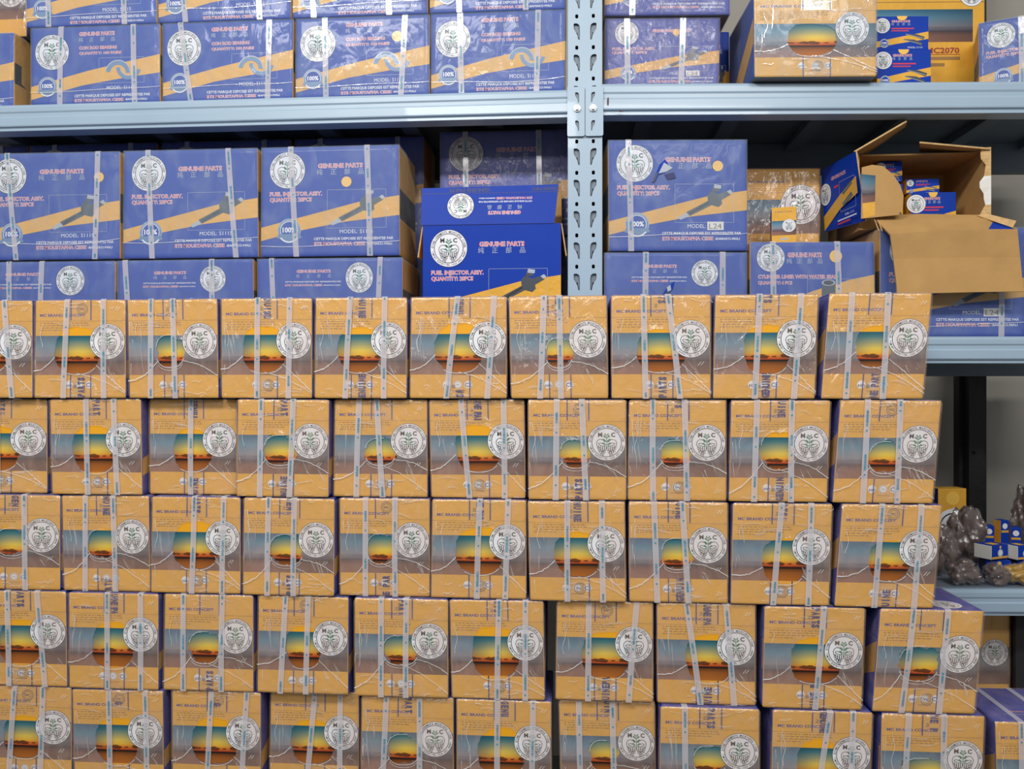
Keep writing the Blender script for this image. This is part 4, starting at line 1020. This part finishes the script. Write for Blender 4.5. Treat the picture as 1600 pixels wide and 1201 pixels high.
# blue L24 carton lower right, behind the kraft flap
bb = blue_box('blue carton stickered L24 on middle shelf beneath the hanging cardboard flap', 'fuel', 1374, 1602, 0, zM, YR + .022, D=.2, slope=SL, straps=((.12, .13), (.84, .83)), model='L24', H=P(1480, 352, YR, SL, XH).z - zM)
zT = zM + (P(1480, 352, YR, SL, XH).z - zM) + .002

# ------------------------------------------------------------ torn open carton lying on its side, mouth to the viewer
def torn_carton():
    Yt = YR + .06
    def q(px, py, dy=0.0): return P(px, py, Yt + dy, SL, XH)
    bl = q(1345, 338); br = q(1545, 336); tl = q(1345, 232); tr = q(1548, 232)
    org = Vector(((bl.x + br.x) / 2, bl.y, zT))
    t = thing('torn_carton', 'torn open brown cardboard carton on its side holding small blue boxes', 'carton', org)
    def L(p): return Vector(p) - org
    D = .26; th = .004
    zb = zT + .001; h = tl.z - zb; x0, x1 = bl.x, br.x
    def s(y): return SL * 0
    mb = MB()
    def bx(a, b, m): mb.box(tuple(L(a)), tuple(L(b)), m)
    y0 = min(bl.y, br.y) + .012; y1 = y0 + D
    # inner kraft shell (inner walls kraft; printed outside)
    bx((x0, y0, zb), (x1, y1, zb + th), 'kraft'); bx((x0, y1 - th, zb + th), (x1, y1, zb + h), 'kraft')
    bx((x1 - th, y0 + .02, zb + th), (x1, y1 - th, zb + h), 'kraft'); bx((x0, y0 + .01, zb + th), (x0 + th, y1 - th, zb + h), 'kraft')
    bx((x0 + .02, y0 + .045, zb + h - th), (x1, y1, zb + h), 'kraft')
    bx((x1, y0 + .02, zb), (x1 + .0006, y1, zb + h), 'card_white')
    mb.build('box_body', t)
    # ragged right front edge with exposed corrugation
    m1 = MB(); rnd = random.Random(5); pts = []
    zz = [zb + .002 + (h - .002) * k / 14 for k in range(15)]
    inner = [x1 - (.016 + .008 * math.sin(k * 1.1) + rnd.uniform(-.004, .004)) for k in range(15)]
    for k in range(14):
        m1.slab([L((inner[k], y0 + .004, zz[k])), L((x1 + .002, y0, zz[k])), L((x1 + .002, y0, zz[k+1])), L((inner[k+1], y0 + .004, zz[k+1]))], .004, 'kraft_raw' if not 3 < k < 9 else 'card_white', 'kraft', 'kraft_raw')
    m1.build('torn_edge', t)
    # top flap leaning up at the left
    m2 = MB(); a = q(1336, 234, .02); b = q(1415, 190, -.045); c = q(1372, 232, .10); 
    m2.slab([L(q(1334, 236, -.01)), L(q(1416, 188, -.05)), L(q(1414, 196, .06)), L(q(1352, 240, .10))], .004, 'kraft', 'kraft', 'kraft_raw'); m2.build('raised_flap', t)
    m2 = MB(); m2.slab([L(q(1437, 221, -.012)), L(q(1548, 231, -.012)), L(q(1548, 236, .12)), L(q(1437, 236, .12))], .004, 'kraft', 'kraft', 'kraft_raw'); m2.build('top_flap', t)
    # printed left flap swung outwards and back
    m3 = MB(); hA = L(q(1337, 236, -.03)); hB = L(q(1352, 345, -.03)); eA = L(q(1283, 266, .14)); eB = L(q(1289, 362, .14))
    m3.slab([eB, hB, hA, eA], .004, 'card_blue', 'kraft', 'kraft_raw')
    N = (hB - eB).cross(eA - eB).normalized(); U = (hA - eA); Wf = U.length; U.normalize(); V = (eB - eA); Hf = V.length; V.normalize()
    f = Face(m3, eA, U, V, N)
    f.poly([(.0, .76 * Hf), (.0, .99 * Hf), (.5 * Wf, .74 * Hf), (.985 * Wf, .62 * Hf), (.97 * Wf, .36 * Hf), (.5 * Wf, .53 * Hf)], 'card_yellow', 3)
    f.frame(.50 * Wf, .33 * Hf, .93 * Wf, .80 * Hf, .0009, 'ink_silver', 5)
    for yy in (.44, .62): 
        f.poly([(.56 * Wf, (yy + .06) * Hf), (.60 * Wf, (yy + .11) * Hf), (.86 * Wf, yy * Hf), (.82 * Wf, (yy - .06) * Hf)], 'ink_steel', 6); f.line([(.58 * Wf, (yy + .08) * Hf), (.84 * Wf, (yy - .02) * Hf)], .0014, 'ink_silver', 7)
    logo(f, .09 * Wf, .42 * Hf, .17 * Wf, 4, False)
    f.text('KBL-111', .62 * Wf, .86 * Hf, .035 * Hf, 'ink_white', 5, w=.24 * Wf); f.rect(.40 * Wf, .91 * Hf, .93 * Wf, .93 * Hf, 'ink_white', 5); f.rect(.40 * Wf, .955 * Hf, .75 * Wf, .98 * Hf, 'ink_red', 5)
    outlined(f, 'GENUINE PARTS', .28 * Wf, .22 * Hf, .05 * Hf, .42 * Wf); f.rect(.35 * Wf, .36 * Hf, .48 * Wf, .39 * Hf, 'ink_red', 5)
    m3.build('printed_flap', t)
    # kraft tab curling forward, its outer face with the picture
    m4 = MB(); pts = [(1345, 342), (1346, 262), (1362, 258), (1378, 260), (1394, 272), (1406, 290), (1411, 306), (1410, 325), (1403, 336)]
    m4.slab([L(q(px, py, -.035 - .0002 * (px - 1345))) for px, py in pts], .004, 'kraft', 'kraft', 'kraft_raw')
    g0 = L(q(1345, 272, -.040)); g1_ = L(q(1368, 274, -.0435)); g2_ = L(q(1367, 336, -.0435)); g3 = L(q(1349, 341, -.040))
    def lerp(a, b, k): return a + (b - a) * k
    m4.add([lerp(g0, g3, .66), lerp(g1_, g2_, .66), g1_, g0], [(0, 1, 2, 3)], 'sunset_print'); m4.uv[len(m4.f) - 1] = [(.5, 0), (.9, 0), (.9, 1), (.5, 1)]
    m4.add([g3, g2_, lerp(g1_, g2_, .66), lerp(g0, g3, .66)], [(0, 1, 2, 3)], 'card_yellow')
    m4.build('torn_tab', t)
    # big front flap: flat sill then hanging down in front of the blue carton
    m5 = MB()
    A = [(1362, 336, -.012), (1440, 334, -.012), (1545, 336, -.012), (1590, 357, -.052)]
    Bp = [(1391, 366, -.098), (1450, 361, -.098), (1530, 358, -.098), (1590, 358, -.098)]
    def low_(dy, rows): return [(px, py, dy) for px, py in rows]
    C = low_(-.094, [(1396, 404), (1450, 403), (1530, 402), (1594, 402)]); Dp = low_(-.100, [(1401, 445), (1450, 444), (1530, 444), (1598, 443)]); E = low_(-.102, [(1402, 459), (1450, 458), (1530, 456), (1600, 455)])
    grid = [[L(q(*p)) for p in row] for row in (A, Bp, C, Dp, E)]
    for r_ in range(4):
        for c_ in range(3):
            m5.slab([grid[r_+1][c_], grid[r_+1][c_+1], grid[r_][c_+1], grid[r_][c_]], .0035, 'kraft', 'card_blue', 'kraft')
    rnd = random.Random(2)
    for k in range(7):   # exposed corrugation at the torn left end of the sill
        px = 1364 + k * 5.4; m5.cyl(L(q(px, 338 + k * .8, -.02)) + Vector((0, 0, .003)), L(q(px + 9, 362 + k * .5, -.075)) + Vector((0, 0, .003)), .0012, 'kraft_raw', 6)
    m5.slab([L(q(1526, 338, -.02)) + Vector((0, 0, .003)), L(q(1582, 358, -.085)) + Vector((0, 0, .004)), L(q(1588, 350, -.08)) + Vector((0, 0, .008)), L(q(1540, 337, -.03)) + Vector((0, 0, .006))], .002, 'kraft_raw')
    m5.build('hanging_flap', t)
    return y0, zb, h, x0, x1
ty0, tzb, th_, tx0, tx1 = torn_carton()
gs = 'small blue boxes inside the torn carton'
zs = tzb + .0045
small_box('small blue box at front inside torn carton, yellow half-moon tab', 1423, 1494, 300, 333, .195, .07, 'blue', group=gs, zb=zs, slope=0, moon=True)
hA_ = P(1458, 300, .195, 0, XH).z
small_box('small blue box inside torn carton resting on the half-moon tab one', 1416, 1468, 279, 300, .215, .06, 'blue', group=gs, zb=hA_ + .001, slope=0)
small_box('small blue box at left inside torn carton behind the brown tab', 1391, 1411, 287, 333, .20, .06, 'blue', group=gs, zb=zs, slope=0)
small_box('small blue box topmost at back left inside torn carton', 1372, 1410, 252, 283, .205, .05, 'blue', group=gs, zb=P(1408, 284, .20, 0, XH).z + .0015, slope=0)

# ------------------------------------------------------------ right bay, upper shelf
z1 = ZR + .0006
HU = P(1034, 28, 0.03, SL, XH).z - z1
blue_box('dull blue carton stickered L24 with upside-down emblem right of the upright', 'fuel', 945, 1124, 0, z1, .03, D=.2, slope=SL, straps=((.19, .2), (.68, .67)), model='L24', dot=(.62, .2), H=HU, upside=True, filmm='film_heavy', creases=False)
blue_box('dull blue carton cut by the top edge right of the upright', 'fuel', 945, 1142, 0, z1 + HU + .002, .02, D=.2, slope=SL, straps=((.22, .22),), H=HU, filmm='film_heavy', creases=False)
blue_box('dark blue carton edge in shade behind the upside-down emblem carton', 'fuel', 1085, 1140, 0, z1, .245, D=.2, slope=SL, straps=(), H=P(1100, 38, .2, SL, XH).z - z1, filmm=None, detail=False)
e = end_box('large yellow sunset carton on upper shelf, jutting over the beam', 1178, 1370, 0, z1 + .0015, -.045, D=.25, slope=SL, H=P(1270, -10, -.045, SL, XH).z - z1, filmm='film_blue', hole=(.47, .56, .2, .19), tape=('@', '@'), lx=.80, lg=.20, creases=True)
a_ = P(1340, 60, .22, SL, XH); b_ = P(1539, 60, .22, SL, XH); Wq = math.hypot(b_.x - a_.x, b_.y - a_.y); Hq = P(1440, -95, .22, SL, XH).z - z1; Dq = .2
mb = MB(); body_box(mb, Wq, Hq, Dq, ['card_yellow', 'card_blue', 'card_yellow', 'card_blue', 'card_blue', 'card_grey']); f = front(mb, Wq, Hq, Dq)
pxm = Wq / 199.0; top_ = lambda py: Hq - (P(1440, py, .22, SL, XH).z - z1)
sunset_panel(mb, f, 20 * pxm, top_(15), 180 * pxm, top_(66))
logo(f, 178 * pxm, top_(-8), 19 * pxm, 4, False); f.rect(0, top_(3), Wq, top_(4), 'ink_brown', 3)
f.text('MC2070', 107 * pxm, top_(79), .0150, 'ink_maroon', 4, w=52 * pxm, bold=.03); f.rect(100 * pxm, top_(85), 160 * pxm, top_(86), 'ink_maroon', 4)
for k_ in range(2): f.rect(106 * pxm, top_(89 + 10 * k_), (160 - 24 * k_) * pxm, top_(94 + 10 * k_), 'ink_brown', 4)
angq = math.atan(SL); cq = (a_ + b_) / 2
t = thing('yellow_carton', 'wide yellow MC2070 carton behind the two small blue boxes', 'carton', (cq.x - math.sin(angq) * Dq / 2, cq.y + math.cos(angq) * Dq / 2, z1 + .0003), angq)
mb.build('box_body', t)
gb = 'two small blue boxes on the upper shelf'
hb_ = P(1410, 77, .03, SL, XH).z
small_box('small blue box with half-moon tab on upper shelf, lower of two', 1370, 1455, 77, 128, .03, .1, 'blue', group=gb, zb=z1, moon=True)
small_box('small blue box with half-moon tab on upper shelf, upper of two', 1369, 1451, 25, 77, .035, .1, 'blue', group=gb, zb=hb_ + .0008, moon=True)
blue_box('blue carton with large badge at the right edge of the upper shelf', 'fuel', 1540, 1706, 0, z1, .045, D=.13, slope=SL, straps=((.36, .36),), H=P(1532, 36, .10, SL, XH).z - z1, creases=False, rz=R(-24), filmm='film_blue')

# ------------------------------------------------------------ lower right shelf: wrapped parts and small boxes
zB = ZB + .0006
def lump(lab, px, py, Y, r, sq, seed, m_='brown_part', zbase=None, film_='film_part'):
    """a cast part twisted into clear plastic"""
    bm = bmesh.new(); bmesh.ops.create_icosphere(bm, subdivisions=4, radius=1)
    for v in bm.verts:
        d = noise.noise(v.co * 1.3 + Vector((seed, 0, 0))) * .45 + noise.noise(v.co * 3.4 + Vector((0, seed, 0))) * .2
        vo = noise.voronoi(v.co * 2.1 + Vector((seed, seed, 0)))[0]; d += .42 * min(.55, vo[1] - vo[0]) - .12
        rid = abs(noise.noise(v.co * 5.5 + Vector((0, 0, seed)))) * .16
        c = v.co * (1 + d + rid); v.co = Vector((c.x * r * sq[0], c.y * r * sq[1], c.z * r * sq[2]))
    zmin = min(v.co.z for v in bm.verts)
    for v in bm.verts: v.co.z -= zmin * .92
    for v in bm.verts: v.co.z = max(v.co.z, 0)
    p = P(px, py, Y, SL, XH)
    t = thing('wrapped_part', lab, 'machine part', (p.x, p.y, (zB if zbase is None else zbase) + .0005), 0, 'plastic-wrapped parts on the lower shelf')
    me = bpy.data.meshes.new('part_body'); 
    for f_ in bm.faces: f_.smooth = True
    bm.to_mesh(me); me.materials.append(MATS[m_]); link('part_body', me, t)
    bm2 = bm.copy(); bm2.normal_update()
    for f_ in bm2.faces: f_.smooth = False
    for v in bm2.verts:
        k = .0022 + .0045 * abs(noise.noise(v.co * 90 + Vector((seed, 3, 1)))); v.co = v.co + v.normal * k; v.co.z = max(v.co.z, -.0002)
    # twisted plastic end
    me2 = bpy.data.meshes.new('plastic_wrap'); bm2.to_mesh(me2); me2.materials.append(MATS[film_]); link('plastic_wrap', me2, t)
    bm.free(); bm2.free(); return t
lump('brown plastic-wrapped part nearest the shelf edge, low and wide', 1504, 900, .038, .038, (1.0, .7, .75), 3)
lump('tall brown plastic-wrapped part touching the yellow carton stack', 1468, 880, .150, .046, (.75, .75, 1.35), 9)
lump('big smooth brown wrapped part behind the nearest low one', 1510, 850, .225, .052, (.85, .6, 1.6), 14)
lump('small brown plastic-wrapped part in front of the white-flapped blue box', 1558, 890, .022, .028, (1.0, .7, .85), 21)
lump('yellow bagged part at the right edge of the lower shelf', 1598, 890, .035, .038, (1.0, .7, .72), 33, 'bag_yellow')
lump('dark brown wrapped part half hidden behind the yellow bag', 1612, 850, .40, .05, (1.0, .8, 2.0), 41)
def tiny_box(lab, px, py, Y, W, H, D, rz, zb, m_front='card_blue', m_top='card_blue', m_side='card_white', dot=True, tiltx=0.0):
    mb = MB(); body_box(mb, W, H, D, [m_front, m_side, m_front, m_side, m_top, m_front], .0015); f = front(mb, W, H, D)
    f.rect(.05 * W, .12 * H, .30 * W, .9 * H, 'card_yellow', 1) if not dot else None
    f.disc(.52 * W, .55 * H, .26 * H, 'ink_white', 2, n=20); f.disc(.52 * W, .14 * H + .0, .1 * H, 'ink_yellow', 2, n=16); f.ring(.52 * W, .55 * H, .2 * H, .02 * H, 'ink_black', 3, n=20)
    f.rect(.02 * W, .8 * H, .98 * W, .95 * H, 'card_yellow', 1)
    g = topf(mb, W, H, D); g.rect(.3 * W, .3 * D, .7 * W, .8 * D, 'ink_yellow', 2)
    p = P(px, py, Y, SL, XH); t = thing('small_parts_box', lab, 'small box', (p.x, p.y + D/2, zb), rz, 'small boxes on the lower shelf', mb.data('small_parts_box')); t.rotation_euler.x = tiltx
    return t
tiny_box('small blue box with white open end lying before the brown parts', 1556, 858, .085, .062, .036, .05, R(28), zB + .052)
tiny_box('small blue and orange box beside the white-ended one at right edge', 1597, 858, .090, .050, .036, .05, R(22), zB + .050)
tiny_box('blue box in shade beneath the white-ended small box', 1562, 890, .088, .060, .048, .05, R(-4), zB, 'card_blue', 'card_blue', 'card_navy')
tiny_box('blue box in shade beneath the orange-striped small box', 1606, 890, .095, .055, .046, .05, R(4), zB, 'card_blue', 'card_blue', 'card_navy')
end_ = tiny_box('small yellow-ended box standing at the back left of the lower shelf', 1486, 850, .36, .085, .20, .05, R(8), zB, 'card_yellow', 'card_yellow', 'card_navy')
for k, (px, dz, rz_) in enumerate([(1522, .085, 12), (1543, .075, -10), (1564, .09, 14), (1585, .07, -12)]):
    mb = MB(); body_box(mb, .027, dz + .03, .03, ['card_blue', 'card_yellow', 'card_blue', 'card_yellow', 'card_blue', 'card_blue'], .0015)
    f = front(mb, .027, dz + .03, .03); f.disc(.0135, .016, .008, 'ink_white', 2, n=16); f.rect(.002, .028, .025, .034, 'card_yellow', 2)
    p = P(px, 850, .30, SL, XH); thing('small_parts_box', 'narrow blue box in the jumble behind the wrapped parts, %s from the left' % ordn[k], 'small box', (p.x, p.y, zB), R(rz_), 'jumbled narrow boxes on the lower shelf', mb.data('small_parts_box'))

# beneath the lower shelf: a shaded yellow carton and an added black shade block
end_box('shaded yellow carton standing under the lower shelf at right', 1430, 1578, 0, .47, .12, D=.2, slope=SL, H=P(1540, 957, .12, SL, XH).z - .47, lx=.84, lg=.145, filmm='film', creases=False, tape=None)

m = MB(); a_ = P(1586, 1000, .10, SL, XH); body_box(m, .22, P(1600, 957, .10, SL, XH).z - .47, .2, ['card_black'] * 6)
t = thing('shade_block', 'black block added for the deep shade at right edge under lower shelf', 'carton', (a_.x + .112, a_.y + .10, .47)); m.build('box_body', t)
